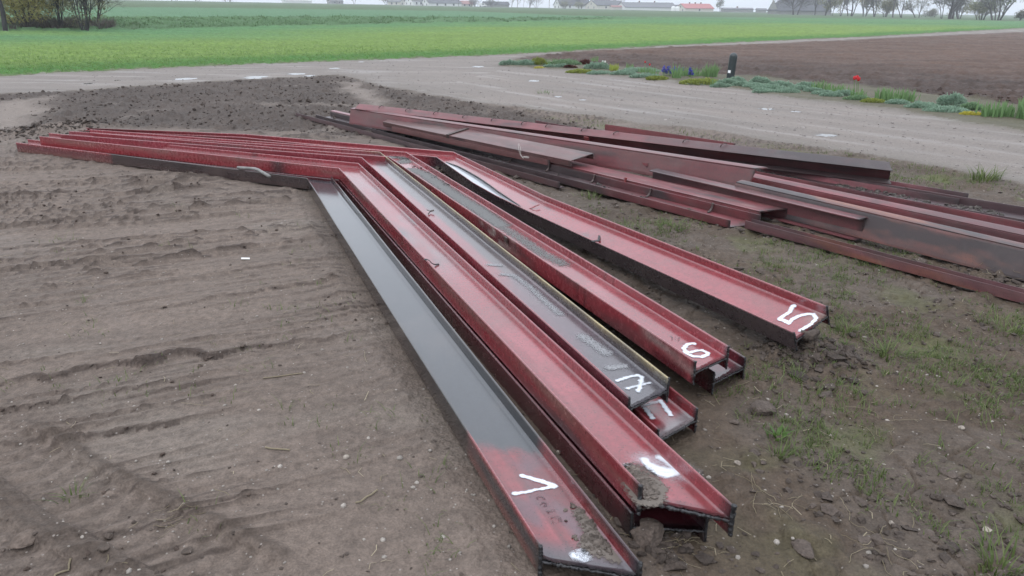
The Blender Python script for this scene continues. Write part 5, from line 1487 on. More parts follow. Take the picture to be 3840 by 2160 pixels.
# tangles of dry roots
def tangle(px, py, n, ln, label):
    p = at(px, py); m = MB()
    for _ in range(n):
        q = p[:2] + RNG.normal(0, ln * .35, 2); a = RNG.uniform(0, 6.28); z0 = float(gz(q[0], q[1])[0]) + .004; kl = RNG.uniform(.35, 1.0)
        P = [np.array([q[0], q[1], z0])]
        for k in range(8):
            a += RNG.normal(0, .28); P.append(P[-1] + np.array([math.cos(a), math.sin(a), RNG.normal(0.06, .2)]) * ln * kl / 8)
        P = np.array(P); P[:, 2] = np.maximum(P[:, 2], gz(P[:, 0], P[:, 1]) + .002)
        m.tube(P, RNG.uniform(.0006, .0012), 4)
    return tag(m.build('dry_stalks', M_STRAW), label, 'dry stalks')
tangle(2555, 2035, 14, .12, "tangle of pale dry roots in front of the largest clod")
tangle(2875, 1880, 12, .13, "tangle of dry stalks right of the beam with the white 9")
tangle(670, 1918, 12, .09, "little heap of pale broken sticks on the mud at the lower left")
tangle(3320, 2070, 12, .14, "long dry stalks scattered at the bottom right")
tangle(3780, 1040, 34, .18, "brown dry root clump at the right edge in front of the big rusty beam")
tangle(3280, 1560, 6, .13, "straw stalks lying in the thin grass right of the beam marked 5")
def stick(px0, py0, px1, py1, r, label):
    a, b = at(px0, py0), at(px1, py1); P = np.array([a + (b - a) * t for t in np.linspace(0, 1, 7)])
    P[:, 0] += RNG.normal(0, .004, 7); P[:, 2] = gz(P[:, 0], P[:, 1]) + r + .002
    m = MB(); m.tube(P, r, 5); return tag(m.build('stick', M_STRAW), label, 'stick')
stick(990, 1670, 1085, 1680, .003, "single straight straw on smooth mud left of the nearest beam")
stick(1335, 1890, 1412, 1842, .003, "straw lying beside the nearest beam near the bottom of its red end")
stick(180, 2140, 270, 2088, .003, "thin twig on the mud in the bottom left corner")
stick(985, 1415, 1130, 1395, .0025, "long pale straw on the mud left of the grey beam")
M_PAPER = plain('paper_scrap', (.72, .72, .70), 0.7, 0.1)
p = at(920, 968); m = MB(); m.box(-.025, .025, -.006, .006, 0, .006)
o = m.build('paper_scrap', M_PAPER); o.location = (p[0], p[1], float(gz(p[0], p[1])[0]) + .004); o.rotation_euler = (.2, .1, .3)
tag(o, "small white scrap on the mud left of the grey beam", 'scrap')

# single tufts and weeds
M_WEED = leaf_mat('weed_leaves', (.060, .125, .030), (.120, .190, .050))
def tuft(px, py, n, h, w, rad, lean, label, mat=M_GRASS, name='grass_tuft'):
    p = at(px, py); zb = float(gz(p[0], p[1])[0])
    Q = RNG.normal(0, rad, (n, 2)); P = np.column_stack([Q, np.zeros(n)])
    sp = np.arctan2(Q[:, 1], Q[:, 0]) + RNG.normal(0, .5, n)
    o = blades(name, P, RNG.uniform(.5, 1.1, n) * h, RNG.uniform(.7, 1.2, n) * w, lean, mat, seg=3, kind=None, spread=sp)
    o.location = (p[0], p[1], zb - .004)
    return tag(o, label, 'grass tuft' if name == 'grass_tuft' else 'weed')
tuft(3690, 672, 90, .16, .010, .06, (.5, 1.3), "bushy grass tuft alone on the verge right of the heap")
tuft(2920, 1628, 14, .06, .016, .012, (.5, 1.2), "broad-leaved weed in the bare mud right of the beam marked 11", M_WEED, 'weed')
tuft(2925, 1700, 40, .06, .005, .018, (.4, 1.0), "small bright grass tuft just below the broad-leaved weed")
tuft(2995, 1420, 26, .07, .005, .022, (.4, 1.2), "grass tuft on the mud between the beam marked 6 and the beam marked 5")
tuft(3180, 1240, 46, .085, .005, .03, (.4, 1.2), "grass tuft just past the raised end of the beam marked 5")
tuft(3335, 1325, 60, .10, .005, .035, (.5, 1.4), "spreading grass tuft on the mud right of the beam marked 5")
tuft(3740, 2120, 60, .09, .006, .035, (.3, 1.0), "tall grass tuft in the bottom right corner")
tuft(3780, 1240, 90, .09, .005, .06, (.4, 1.2), "dense grass patch at the right edge below the narrow channel")
tuft(2520, 860, 70, .09, .006, .06, (.4, 1.3), "grass growing against the foot of the hooked channel")
tuft(2215, 735, 50, .08, .006, .05, (.4, 1.3), "grass tuft behind the long flange of the beam marked 5")
tuft(2040, 335 + 15, 30, .10, .010, .10, (.4, 1.3), "low weeds at the edge of the tilled ground beside the drive", M_WEED, 'weed')
tuft(270, 1840, 20, .05, .004, .02, (.5, 1.4), "tiny grass tuft on the smooth mud in the lower left")

# soil lying on the beams
def on_web(pl, strokes, n, size, spread):
    out = []
    for pts in strokes:
        S = np.array([to_plane(a, b, pl) for a, b in pts])
        t = RNG.uniform(0, len(S) - 1.001, n // len(strokes)); i = t.astype(int); f = (t - i)[:, None]
        q = S[i] * (1 - f) + S[i + 1] * f + RNG.normal(0, spread, (len(t), 2))
        q = q[(q[:, 1] > .014) & (q[:, 1] < .205)]
        out.append(pl['o'] + pl['n'] * pl['h'] + q[:, :1] * pl['d'] + q[:, 1:] * pl['a'])
    return np.concatenate(out)
P = on_web(PL1, [Z2((880, 660), (990, 780), (1110, 960), (1300, 1190)), Z2((1000, 1000), (1150, 1100))], 420, 0, .016)
crumbs('soil_on_beam', P, RNG.gamma(2, .0018, len(P)) + .0015, M_SOIL, np.array([.085, .070, .060]))
P = on_web(PL2, [Z2((1500, 180), (1640, 300), (1760, 430)), Z2((1620, 330), (1700, 500))], 620, 0, .014)
crumbs('soil_on_beam', P, RNG.gamma(2, .0018, len(P)) + .0018, M_SOIL, np.array([.105, .088, .076]))
P = on_web(PL4, [zz(1100, 540, 3.22, [(1420, 260), (1620, 340), (1760, 430), (1900, 520)]), zz(1100, 540, 3.22, [(1250, 150), (1400, 200)])], 260, 0, .018)
crumbs('grit_on_beam', P, RNG.gamma(2, .0016, len(P)) + .0015, M_SOIL, np.array([.045, .042, .042]))
q = RNG.uniform(0, 1, (700, 2)); P = np.array([on_frame(FR11, FR11['L'] * (.14 + .85 * a), .02 + .18 * b, -.043) for a, b in q])
P = P[fbm(P[:, 0] * 1.5, P[:, 1] * 1.5, 611, 2) > -.05]
crumbs('soil_on_beam', P, RNG.gamma(2, .0035, len(P)) + .003, M_SOIL, np.array([.070, .062, .056]))
q = RNG.uniform(0, 1, (500, 2)); P = np.array([on_frame(FR2, FR2['L'] * (.2 + .75 * a), .02 + .17 * b, -.049) for a, b in q])
P = P[fbm(P[:, 0] * 2.0, P[:, 1] * 2.0, 612, 2) > .12]
crumbs('soil_on_beam', P, RNG.gamma(2, .003, len(P)) + .003, M_SOIL, np.array([.050, .046, .044]))
# ------------------------------------------------------------------ bollard and flower bed
def bollard():
    p = at(2738, 297); root = empty('bollard', (p[0], p[1], p[2]))
    tag(root, "dark green round-topped bollard at the edge of the flower bed", 'bollard')
    M_POST = plain('dark_green_post', (.016, .024, .026), 0.42, 0.25, 20, 0.05)
    m = MB(); R = .088; Hh = .58; n = 28
    prof = [(R * 1.0, -.08), (R, .0), (R, .25), (R, Hh - R)] + [(R * math.cos(t), Hh - R + R * math.sin(t)) for t in np.linspace(.12, 1.45, 9)]
    V = []
    for r, z in prof: V += [(r * math.cos(2 * math.pi * k / n), r * math.sin(2 * math.pi * k / n), z) for k in range(n)]
    V.append((0, 0, Hh)); top = len(V) - 1; b = (len(prof) - 1) * n
    m.add(V, [(i * n + k, i * n + (k + 1) % n, (i + 1) * n + (k + 1) % n, (i + 1) * n + k) for i in range(len(prof) - 1) for k in range(n)],
          [(b + k, b + (k + 1) % n, top) for k in range(n)])
    m.build('post', M_POST, root, smooth=True)
    M_LABEL = plain('white_sticker', (.75, .76, .78), 0.4, 0.03)
    m = MB(); V = []
    a0 = math.atan2(-p[1], -p[0]) - .95
    for z in (.14, .20):
        for k in range(6):
            a = a0 + k * .16; V.append(((R + .0025) * math.cos(a), (R + .0025) * math.sin(a), z))
    m.add(V, [(k, k + 1, k + 7, k + 6) for k in range(5)]); m.build('sticker', M_LABEL, root)
    root.rotation_euler = (0, math.radians(2.2), 0)
bollard()

M_CUSH = leaf_mat('grey_green_cushion', (.165, .255, .180), (.290, .390, .300), .7)
M_CUSH2 = leaf_mat('green_cushion', (.120, .210, .110), (.210, .300, .170), .7)
M_YELLOWC = leaf_mat('yellow_green_carpet', (.170, .210, .045), (.290, .320, .085), .7)
M_LIME = leaf_mat('lime_leaves', (.210, .270, .040), (.330, .370, .085), .6)
M_IRIS = leaf_mat('iris_leaves', (.090, .180, .070), (.190, .300, .125), .5)
M_TULIPRED = leaf_mat('red_petals', (.52, .030, .045), (.70, .06, .07), .45)
M_BLUE = leaf_mat('blue_bells', (.035, .035, .27), (.085, .085, .42), .5)
M_WHITEP = leaf_mat('white_petals', (.65, .66, .62), (.78, .78, .74), .5)
M_YELLOW = leaf_mat('yellow_flowers', (.30, .30, .06), (.55, .47, .07), .5)
M_MAROON = leaf_mat('maroon_leaves', (.065, .025, .022), (.12, .050, .040), .6)
M_STEM = plain('green_stem', (.10, .18, .05), 0.6, 0.2)

def place(o, px, py, dz=-.01):
    p = at(px, py); o.location = (p[0], p[1], float(gz(p[0], p[1])[0]) + dz); return o

def cushion(px, py, wpx, h, mat, label, seed, depth=.55, group=None, n=None, leaf=.046, name='cushion_plant', cat='cushion plant'):
    """a low mound of very many small leaves"""
    h = h * .66; p = at(px, py); e = at(px + wpx / 2, py); R = float(np.hypot(*(e - p)[:2])) * 1.3
    r_ = np.random.default_rng(seed); n = n or int(1100 + 1900 * R)
    root = empty(name); place(root, px, py); tag(root, label, cat, group)
    u = r_.uniform(0, 1, n) ** .5; a = r_.uniform(0, 2 * math.pi, n)
    X = R * u * np.cos(a); Y = R * depth * u * np.sin(a)
    Z = h * np.sqrt(np.maximum(1 - u ** 2.2, .02)) * (0.72 + .65 * fbm(X * 7 + seed, Y * 7, seed, 3) + r_.normal(0, .10, n))
    d = np.stack([X / R + r_.normal(0, .45, n), Y / R + r_.normal(0, .45, n), .9 + r_.normal(0, .3, n)], 1); d /= np.linalg.norm(d, axis=1)[:, None]
    s = np.cross(d, r_.normal(0, 1, (n, 3))); s /= np.linalg.norm(s, axis=1)[:, None]
    B = np.stack([X, Y, Z - .02], 1); L_ = r_.uniform(.6, 1.3, n)[:, None] * leaf
    V = np.stack([B - s * L_ * .16, B + s * L_ * .16, B + d * L_ + s * L_ * .10, B + d * L_ * 1.05 - s * L_ * .10], 1).reshape(-1, 3)
    F = (np.array([(0, 1, 2, 3)])[None] + 4 * np.arange(n)[:, None, None]).reshape(-1, 4)
    ob = np_mesh('foliage', V, F, mat, root, smooth=False); ob['kind'] = 'stuff'
    # the twiggy body under the leaves
    k = 16; V = []; rings = 5
    for i in range(rings):
        t = i / (rings - 1)
        for j in range(k):
            w = 2 * math.pi * j / k; V.append((R * .93 * (1 - t) * math.cos(w), R * .93 * depth * (1 - t) * math.sin(w), h * .55 * math.sqrt(max(1 - (1 - t) ** 2.2, 0)) * (.8 + .3 * float(noise(math.cos(w) * 2 + seed, t * 3, seed))) - .02))
    Q = [(i * k + j, i * k + (j + 1) % k, (i + 1) * k + (j + 1) % k, (i + 1) * k + j) for i in range(rings - 1) for j in range(k)]
    np_mesh('mound', np.array(V), np.array(Q), M_CUSHBODY, root)
    return root
M_CUSHBODY = plain('inner_stems', (.120, .150, .105), 0.9, 0.3, 30)

def leaf_fan(px, py, wpx, h, n, label, mat=None, seed=0, w=.022, name='iris_clump', cat='iris', group=None, lean=(.05, .55)):
    """sword leaves fanning up from one clump; each leaf is a part of its own"""
    h = h * .66; w = w * .75; mat = mat or M_IRIS; p = at(px, py); e = at(px + wpx / 2, py); R = float(np.hypot(*(e - p)[:2]))
    root = empty(name); place(root, px, py); tag(root, label, cat, group)
    r_ = np.random.default_rng(seed + 900)
    for i in range(n):
        x = r_.uniform(-R, R); y = r_.normal(0, .07); hh = h * .85 * r_.uniform(.45, 1.1); a = (x / max(R, .01)) * .5 + r_.normal(0, .35); ln = r_.uniform(*lean)
        tw = r_.uniform(-.8, .8); dx, dy = math.sin(a), r_.normal(0, .35); V = []; seg = 4
        for k in range(seg + 1):
            t = k / seg; off = hh * ln * t ** 1.8; wd = w * (1 - t ** 2.2) * .5 + .0006; droop = hh * (t - .30 * ln * t * t)
            V += [(x + dx * off - math.cos(tw) * wd, y + dy * off - math.sin(tw) * wd, droop), (x + dx * off + math.cos(tw) * wd, y + dy * off + math.sin(tw) * wd, droop)]
        np_mesh('leaf', np.array(V), np.array([(2 * k, 2 * k + 1, 2 * k + 3, 2 * k + 2) for k in range(seg)]), mat, root, smooth=True)
    return root

GCU = "grey-green cushion plants edging the drive"
A1 = lambda x, y: (1880 + x / 4.025, 180 + y / 4.025)
A2 = lambda x, y: (2480 + x / 4.025, 180 + y / 4.025)
A3 = lambda x, y: (3100 + x / 3.481, 280 + y / 3.481)
cushion(*A1(110, 265), 52, .20, M_CUSH, "grey-green cushion plant at the tip of the flower bed", 1)
cushion(*A1(360, 270), 62, .20, M_CUSH, "wide grey-green cushion next to the tip of the flower bed", 2)
cushion(*A1(560, 270), 46, .30, M_YELLOWC, "yellowish mound with yellow flowers near the tip of the bed", 3)
cushion(*A1(580, 312), 34, .09, M_YELLOW, "low yellow flowering patch at the drive edge near the bed tip", 4, leaf=.025, n=500)
cushion(*A1(960, 262), 92, .20, M_CUSH2, "broad bluish green mound left of the maroon plant", 5)
cushion(*A1(720, 305), 30, .10, M_CUSH, "small grey cushion at the drive edge beside the yellow patch", 6)
cushion(*A1(900, 305), 40, .12, M_CUSH, "small grey cushion in front of the broad bluish mound", 7)
cushion(*A1(1260, 262), 32, .20, M_MAROON, "dark maroon plant in the left half of the flower bed", 8)
cushion(*A1(1040, 315), 34, .10, M_MAROON, "low reddish brown patch left of the yellow-green carpet", 9)
cushion(*A1(1200, 375), 82, .12, M_YELLOWC, "yellow-green carpet plant left of the lime green clump", 10)
cushion(*A1(1440, 330), 72, .26, M_CUSH, "tall grey-green cushion between the yellow-green carpet and the lime clump", 11)
cushion(*A1(1480, 395), 70, .12, M_CUSH, "low grey-green cushion in front of the tall one by the lime clump", 12)
leaf_fan(*A1(1700, 355), 30, .34, 60, "lime green leafy clump in the flower bed", M_LIME, 13, .035, 'lime_clump', 'leafy plant', lean=(.1, .7))
cushion(*A1(1840, 415), 72, .14, M_CUSH, "grey-green cushion right of the lime green clump", 14)
cushion(*A1(2100, 370), 110, .14, M_CUSH, "grey-green carpet under the pair of red tulips", 15)
cushion(*A1(2170, 450), 84, .10, M_CUSH, "low grey-green cushion at the drive edge below the red tulip pair", 16)
cushion(*A2(-60, 480), 60, .10, M_YELLOWC, "yellow-green carpet in front of the blue flowers", 17)
cushion(*A2(610, 545), 122, .16, M_YELLOWC, "large yellow-green carpet left of the bollard", 18)
for i, (x, y, w, h, lb) in enumerate([
    (1000, 560, 60, .15, "grey-green cushion right at the foot of the bollard"), (900, 590, 56, .11, "low grey-green cushion at the drive edge, just left of the bollard"),
    (1120, 530, 52, .14, "grey-green cushion behind and right of the one at the bollard's foot"), (1260, 590, 70, .13, "wide grey-green cushion along the drive, next right from the bollard's foot"),
    (1480, 545, 54, .19, "rounded higher grey-green cushion at the back, right of the bollard"), (1420, 610, 70, .11, "low wide grey-green cushion before the rounded higher one"),
    (1640, 640, 100, .12, "broadest flat grey-green cushion, midway between the bollard and the tulip bunch"), (1790, 590, 66, .15, "grey-green cushion behind the broadest flat one"),
    (1560, 680, 64, .08, "lowest grey-green cushion, at the drive edge before the broadest flat one"), (1880, 690, 70, .09, "low grey-green cushion at the drive edge, right of the broadest flat one"),
    (2060, 650, 60, .13, "middle-sized grey-green cushion two left of the iris clump before the tulips"), (2180, 620, 58, .17, "taller grey-green cushion touching the iris clump before the tulips"),
    (2290, 680, 50, .10, "small grey-green cushion before the left half of the iris clump"), (2450, 720, 62, .10, "grey-green cushion before the right half of the iris clump left of the tulips")]):
    cushion(*A2(x, y), w, h, M_CUSH, lb, 30 + i, group=GCU)
for i, (x, y, w, h, lb) in enumerate([(60, 300, 60, .10, "grey-green cushion below the low iris leaves left of the tulip bunch"), (230, 290, 56, .13, "grey-green cushion below the short iris fan beside the tulip bunch")]):
    cushion(*A3(x, y), w, h, M_CUSH, lb, 50 + i, group=GCU)
cushion(*A3(390, 345), 70, .09, M_CUSH2, "low green cushion under the red tulip bunch", 60)
cushion(*A3(600, 380), 60, .07, M_YELLOWC, "thin mossy patch right of the red tulip bunch", 61)
cushion(*A3(920, 400), 60, .09, M_CUSH, "grey cushion at the drive edge below the wide iris clump", 62)
cushion(*A3(1240, 450), 90, .12, M_CUSH, "grey-green cushion left of the tallest mound", 63)
cushion(*A3(1620, 430), 74, .34, M_CUSH, "tallest rounded grey-green mound, near the right end of the bed", 64)
cushion(*A3(1560, 500), 120, .10, M_CUSH, "low grey-green carpet in front of the tallest mound", 65)
cushion(*A3(1890, 545), 70, .08, M_YELLOW, "yellow flowering patch near the right end of the bed", 66, leaf=.025)
cushion(*A3(1880, 480), 60, .16, M_CUSH2, "green cushion behind the yellow flowering patch", 67)
leaf_fan(*A1(270, 250), 10, .25, 14, "thin leafy sprout between the two cushions at the bed tip", seed=70)
leaf_fan(*A1(680, 270), 26, .34, 34, "grassy leaves growing beside the yellowish mound", seed=71)
leaf_fan(*A1(900, 250), 60, .30, 46, "upright leaves behind the broad bluish mound", seed=72)
leaf_fan(*A1(1410, 215), 24, .30, 22, "sparse tall leaves behind the tall grey cushion", seed=73)
leaf_fan(*A1(1940, 350), 30, .36, 30, "leafy clump right of the lime green one", seed=74)
leaf_fan(*A1(2170, 390), 44, .30, 34, "tulip leaves below the pair of red tulips", seed=75, w=.03)
leaf_fan(*A1(2310, 420), 20, .38, 16, "narrow leaf clump left of the blue flowers", seed=76)
leaf_fan(*A2(230, 470), 30, .60, 44, "tall iris clump right behind the large blue flowers", seed=77, w=.03)
leaf_fan(*A2(450, 440), 80, .42, 90, "low iris row in the middle of the iris bed", seed=78, w=.026)
leaf_fan(*A2(740, 450), 46, .60, 80, "tall dense iris clump just left of the bollard", seed=79, w=.03)
leaf_fan(*A2(780, 570), 16, .34, 22, "small grass clump at the drive edge before the bollard", seed=80)
leaf_fan(*A2(2400, 660), 60, .38, 60, "iris clump left of the red tulip bunch", seed=81, w=.03)
leaf_fan(*A3(60, 265), 46, .34, 46, "low iris leaves left of the red tulip bunch", seed=82, w=.028)
leaf_fan(*A3(220, 265), 30, .32, 30, "short iris fan right beside the red tulip bunch", seed=83, w=.028)
leaf_fan(*A3(395, 320), 44, .34, 34, "leaves below the bunch of red tulips", seed=84, w=.035)
leaf_fan(*A3(745, 365), 56, .46, 70, "iris clump right of the red tulip bunch, left half of a pair", seed=85, w=.034)
leaf_fan(*A3(1010, 370), 70, .46, 80, "wide iris clump right of the red tulip bunch, right half of a pair", seed=86, w=.034)
leaf_fan(*A3(2200, 570), 110, .44, 110, "broad iris clump near the right edge of the photo", seed=87, w=.034)
leaf_fan(*A3(2560, 600), 40, .62, 40, "tall iris cut by the right edge of the photo", seed=88, w=.04)

def tulip(px, py, h, mat, label, group=None, s=.045):
    h = h * .52; s = s * .72; root = empty('tulip'); place(root, px, py); tag(root, label, 'tulip', group)
    m = MB(); b = RNG.normal(0, .03, 2); m.tube([(0, 0, 0), (b[0] * .4, b[1] * .4, h * .5), (b[0], b[1], h)], .005, 5); m.build('stem', M_STEM, root)
    for k in range(6):
        a = 2 * math.pi * k / 6 + .2; r0 = 1.0 if k % 2 else .85; V = []
        for t, rad, wd in ((0, .15, .25), (.35, .50, .48), (.7, .50, .42), (1.0, .30, .06)):
            cx_, cy_ = rad * r0 * s * math.cos(a), rad * r0 * s * math.sin(a); tx, ty = -math.sin(a) * wd * s, math.cos(a) * wd * s
            V += [(b[0] + cx_ - tx, b[1] + cy_ - ty, h + t * s * 1.5), (b[0] + cx_ + tx, b[1] + cy_ + ty, h + t * s * 1.5)]
        np_mesh('petal', np.array(V), np.array([(2 * i, 2 * i + 1, 2 * i + 3, 2 * i + 2) for i in range(3)]), mat, root, smooth=True)
tulip(*A1(2165, 355), .36, M_TULIPRED, "upper left red tulip of the pair left of the blue flowers")
tulip(*A1(2205, 365), .27, M_TULIPRED, "lower right red tulip of the pair left of the blue flowers")
tulip(*A3(346, 300), .56, M_TULIPRED, "leftmost flower of the red tulip bunch right of the bollard", s=.065)
tulip(*A3(386, 296), .58, M_TULIPRED, "topmost flower of the red tulip bunch right of the bollard", s=.06)
tulip(*A3(405, 304), .53, M_TULIPRED, "rightmost flower of the red tulip bunch right of the bollard", s=.068)
tulip(*A1(1545, 300), .22, M_WHITEP, "left white flower beside the tall grey cushion", s=.05)
tulip(*A1(1578, 305), .23, M_WHITEP, "right white flower beside the tall grey cushion", s=.05)
tulip(*A1(1335, 262), .06, M_WHITEP, "low white flower right of the maroon plant", s=.05)

def bluebells(px, py, n, rad, label, seed):
    root = empty('blue_flowers'); place(root, px, py); tag(root, label, 'flowers')
    r_ = np.random.default_rng(seed)
    for i in range(n):
        x, y = r_.normal(0, rad, 2) * [1, .5]; h = r_.uniform(.08, .22); m = MB()
        m.tube([(x, y, 0), (x * 1.05, y, h)], .004, 4)
        st = m.build('stem', M_STEM, root); V, F = [], []
        for k in range(26):
            t = k / 26; a = k * 2.4; rr = .022 * (1 - .5 * t); c = np.array([x * 1.05 + rr * math.cos(a), y + rr * math.sin(a), h * .72 + t * h * .38]); d = r_.normal(0, .012, (3, 3))
            F.append((3 * k, 3 * k + 1, 3 * k + 2)); V += [c + d[0], c + d[1], c + d[2]]
        np_mesh('blossom', np.array(V), np.array(F), M_BLUE, root, smooth=False)
bluebells(*A2(110, 440), 26, .10, "large bunch of deep blue flowers left of the tall iris clump", 1)
bluebells(*A2(415, 460), 10, .06, "small bunch of blue flowers in front of the low iris row", 2)
M_FENCEW = plain('weathered_board', (.11, .10, .08), 0.8, 0.3, 20)
# ------------------------------------------------------------------ trees, village, haze
M_BARK = plain('bark', (.050, .043, .038), 0.85, 0.3, 6)
M_BARKDK = plain('dark_bark', (.026, .025, .026), 0.85, 0.3, 6)
M_LEAF_Y = leaf_mat('fresh_yellow_leaves', (.22, .21, .06), (.36, .32, .13), .6)
M_LEAF_G = leaf_mat('fresh_green_leaves', (.10, .14, .05), (.18, .21, .085), .6)
M_LEAF_D = leaf_mat('dark_buds', (.09, .10, .055), (.15, .145, .085), .6)
M_LEAF_O = leaf_mat('olive_leaves', (.17, .18, .07), (.27, .26, .12), .6)

def dirpt(px, py, dist):
    d = ray_dir(px, py); d = d / np.hypot(d[0], d[1])
    return CAM + d * dist
def foot(px, dist):
    d = ray_dir(px, 40.0); d = d[:2] / np.hypot(d[0], d[1]); x, y = d * dist
    return np.array([x, y, float(terrain(np.array([x]), np.array([y]))[0])])

def tree(px, dist, height, width, label, group=None, stems=1, leaf=None, n_leaf=300, leaf_size=.3, bark=None, seed=0, depth=4, lean=0.0, clear=.25, r0=None, fill=0, n=3, name='tree', cat='tree', spread=.55):
    r_ = np.random.default_rng(seed + 3000)
    root = empty(name, foot(px, dist)); tag(root, label, cat, group)
    m = MB(); tips = []
    def grow(p, d, ln, rad, lev):
        k = 4; P = [p]; dd = d.copy()
        for i in range(k):
            dd = dd + r_.normal(0, .10 + .03 * lev, 3) + np.array([0, 0, .05 if lev > 0 else 0]); dd /= np.linalg.norm(dd); P.append(P[-1] + dd * ln / k)
        R = np.linspace(rad, rad * .62, k + 1)
        m.tube(P, R, 7 if lev == 0 else (5 if lev == 1 else n), cap=False)
        if lev >= depth:
            tips.append(P[-1]); tips.append(P[-2]); return
        nc = r_.integers(3, 6) if lev else r_.integers(5, 8)
        for c in range(nc):
            t = r_.uniform(.35 if lev else clear + .1, 1.0); i = min(int(t * k), k - 1); q = P[i] + (P[i + 1] - P[i]) * (t * k - i)
            ax = r_.normal(0, 1, 3); ax -= dd * (ax @ dd); ax /= np.linalg.norm(ax)
            nd = dd * r_.uniform(.55, 1.0) + ax * r_.uniform(.5, 1.0) * spread * 1.5; nd /= np.linalg.norm(nd)
            grow(q, nd, ln * r_.uniform(.50, .72), rad * r_.uniform(.38, .58) * (1 - .35 * t * (lev == 0)), lev + 1)
        grow(P[-1], dd, ln * .6, rad * .6, lev + 1)
    r0 = r0 or height * .02
    for s in range(stems):
        a = r_.uniform(0, 6.28); o = np.array([math.cos(a), math.sin(a), 0]) * (width * .06 if stems > 1 else 0)
        d = np.array([o[0] / max(width, .1) * (4 if stems > 1 else 0) + lean + r_.normal(0, .04), o[1] / max(width, .1) * (4 if stems > 1 else 0), 1.0]); d /= np.linalg.norm(d)
        grow(o + np.array([0, 0, -.15]), d, height * .48, r0 * (1 if stems == 1 else r_.uniform(.6, 1)), 0)
    V = np.concatenate(m.v); w = max(np.percentile(np.abs(V[:, 0]), 98), .1); sx = min(1.6, max(.5, width / 2 / w)); zt = V[:, 2].max(); sz = height / zt
    S = np.array([sx, sx, sz]); m.v = [v * S for v in m.v]
    o_ = m.build('trunk', bark or M_BARK, root, smooth=True)
    if leaf is not None and n_leaf:
        T = np.array(tips) * S; i = r_.integers(0, len(T), n_leaf); c = T[i] + r_.normal(0, leaf_size * 1.3, (n_leaf, 3))
        
        if fill:
            k = r_.normal(0, 1, (n_leaf, 3)); k /= np.linalg.norm(k, axis=1)[:, None]; k *= r_.uniform(0, 1, (n_leaf, 1)) ** .45
            c = np.array([0, 0, fill]) + k * np.array([width * .5, width * .4, fill * .95]); g_ = fbm(c[:, 0] * 1.3 + seed, c[:, 2] * 1.3 + c[:, 1], seed, 3); c = c[g_ > -.12]; n_leaf = len(c)
        v = (c[:, None] + r_.normal(0, leaf_size * .5, (n_leaf, 3, 3))).reshape(-1, 3)
        f = np_mesh('crown', v, np.arange(3 * n_leaf).reshape(-1, 3), leaf, root, smooth=False); f['kind'] = 'stuff'
    return root

# the corner of shrubs on the left
tree(2, 47, 9, 4, "thick dark tree trunk cut by the left edge of the photo", seed=1, bark=M_BARKDK, r0=.16, leaf=M_LEAF_Y, n_leaf=2500, leaf_size=.12, clear=.5)
tree(75, 50, 5.2, 4.6, "yellow-leaved shrub right beside the dark trunk at the left edge", stems=7, seed=2, leaf=M_LEAF_Y, n_leaf=6500, leaf_size=.11, fill=1.5, clear=.12, r0=.05, name='shrub', cat='shrub', depth=3)
tree(160, 53, 4.6, 4.2, "yellowish shrub between the yellow-leaved one and the dark many-stemmed one", stems=6, seed=3, leaf=M_LEAF_O, n_leaf=3600, leaf_size=.11, fill=1.6, clear=.12, r0=.05, name='shrub', cat='shrub', depth=3)
tree(213, 50, 5.8, 2.6, "dark many-stemmed shrub, left one of the two dark shrubs", stems=9, seed=4, fill=2.2, leaf=M_LEAF_D, n_leaf=1900, leaf_size=.10, bark=M_BARKDK, clear=.2, r0=.06, name='shrub', cat='shrub', depth=3, spread=.35)
tree(303, 47, 6.2, 3.4, "dark many-stemmed shrub standing forward of the bank, right one of the two", stems=9, seed=5, fill=2.3, leaf=M_LEAF_D, n_leaf=2200, leaf_size=.10, bark=M_BARKDK, clear=.2, r0=.06, name='shrub', cat='shrub', depth=3, spread=.4)
tree(345, 52, 4.2, 3.0, "thin bare shrub leaning right, outermost of the shrubs on the left", stems=4, seed=6, fill=1.7, leaf=M_LEAF_O, n_leaf=1100, leaf_size=.07, clear=.2, r0=.05, name='shrub', cat='shrub', depth=4, lean=.15)
# low dead brush and weeds along the bank
def brush(name, px0, px1, n, h, dist0, dist1, mat):
    px = RNG.uniform(px0, px1, n); P = []
    for a in px: P.append(foot(a, 1.0)[:2])
    P = np.array(P); P /= np.linalg.norm(P, axis=1)[:, None]
    az = np.arctan2(P[:, 0], P[:, 1]); r = np.interp(az, *BANK) + RNG.uniform(dist0, dist1, n)
    Q = P * r[:, None]; keep = fbm(Q[:, 0] * .5, Q[:, 1] * .5, 701, 3) > -.15
    Q = Q[keep]; n = len(Q)
    return blades(name, lift(Q, -.02), RNG.gamma(6, h / 6, n), RNG.uniform(.03, .07, n), (.2, 1.2), mat, seg=1)
M_BRUSH = leaf_mat('dead_brush', (.075, .068, .062), (.135, .118, .10), .9)
M_BANKG = leaf_mat('bank_grass', (.075, .140, .062), (.125, .195, .095), .9)
brush('dead_brush', 20, 420, 4200, .30, 1, 5, M_BRUSH)
brush('bank_grass', 250, 2300, 15000, .13, 0, 8, M_BANKG)

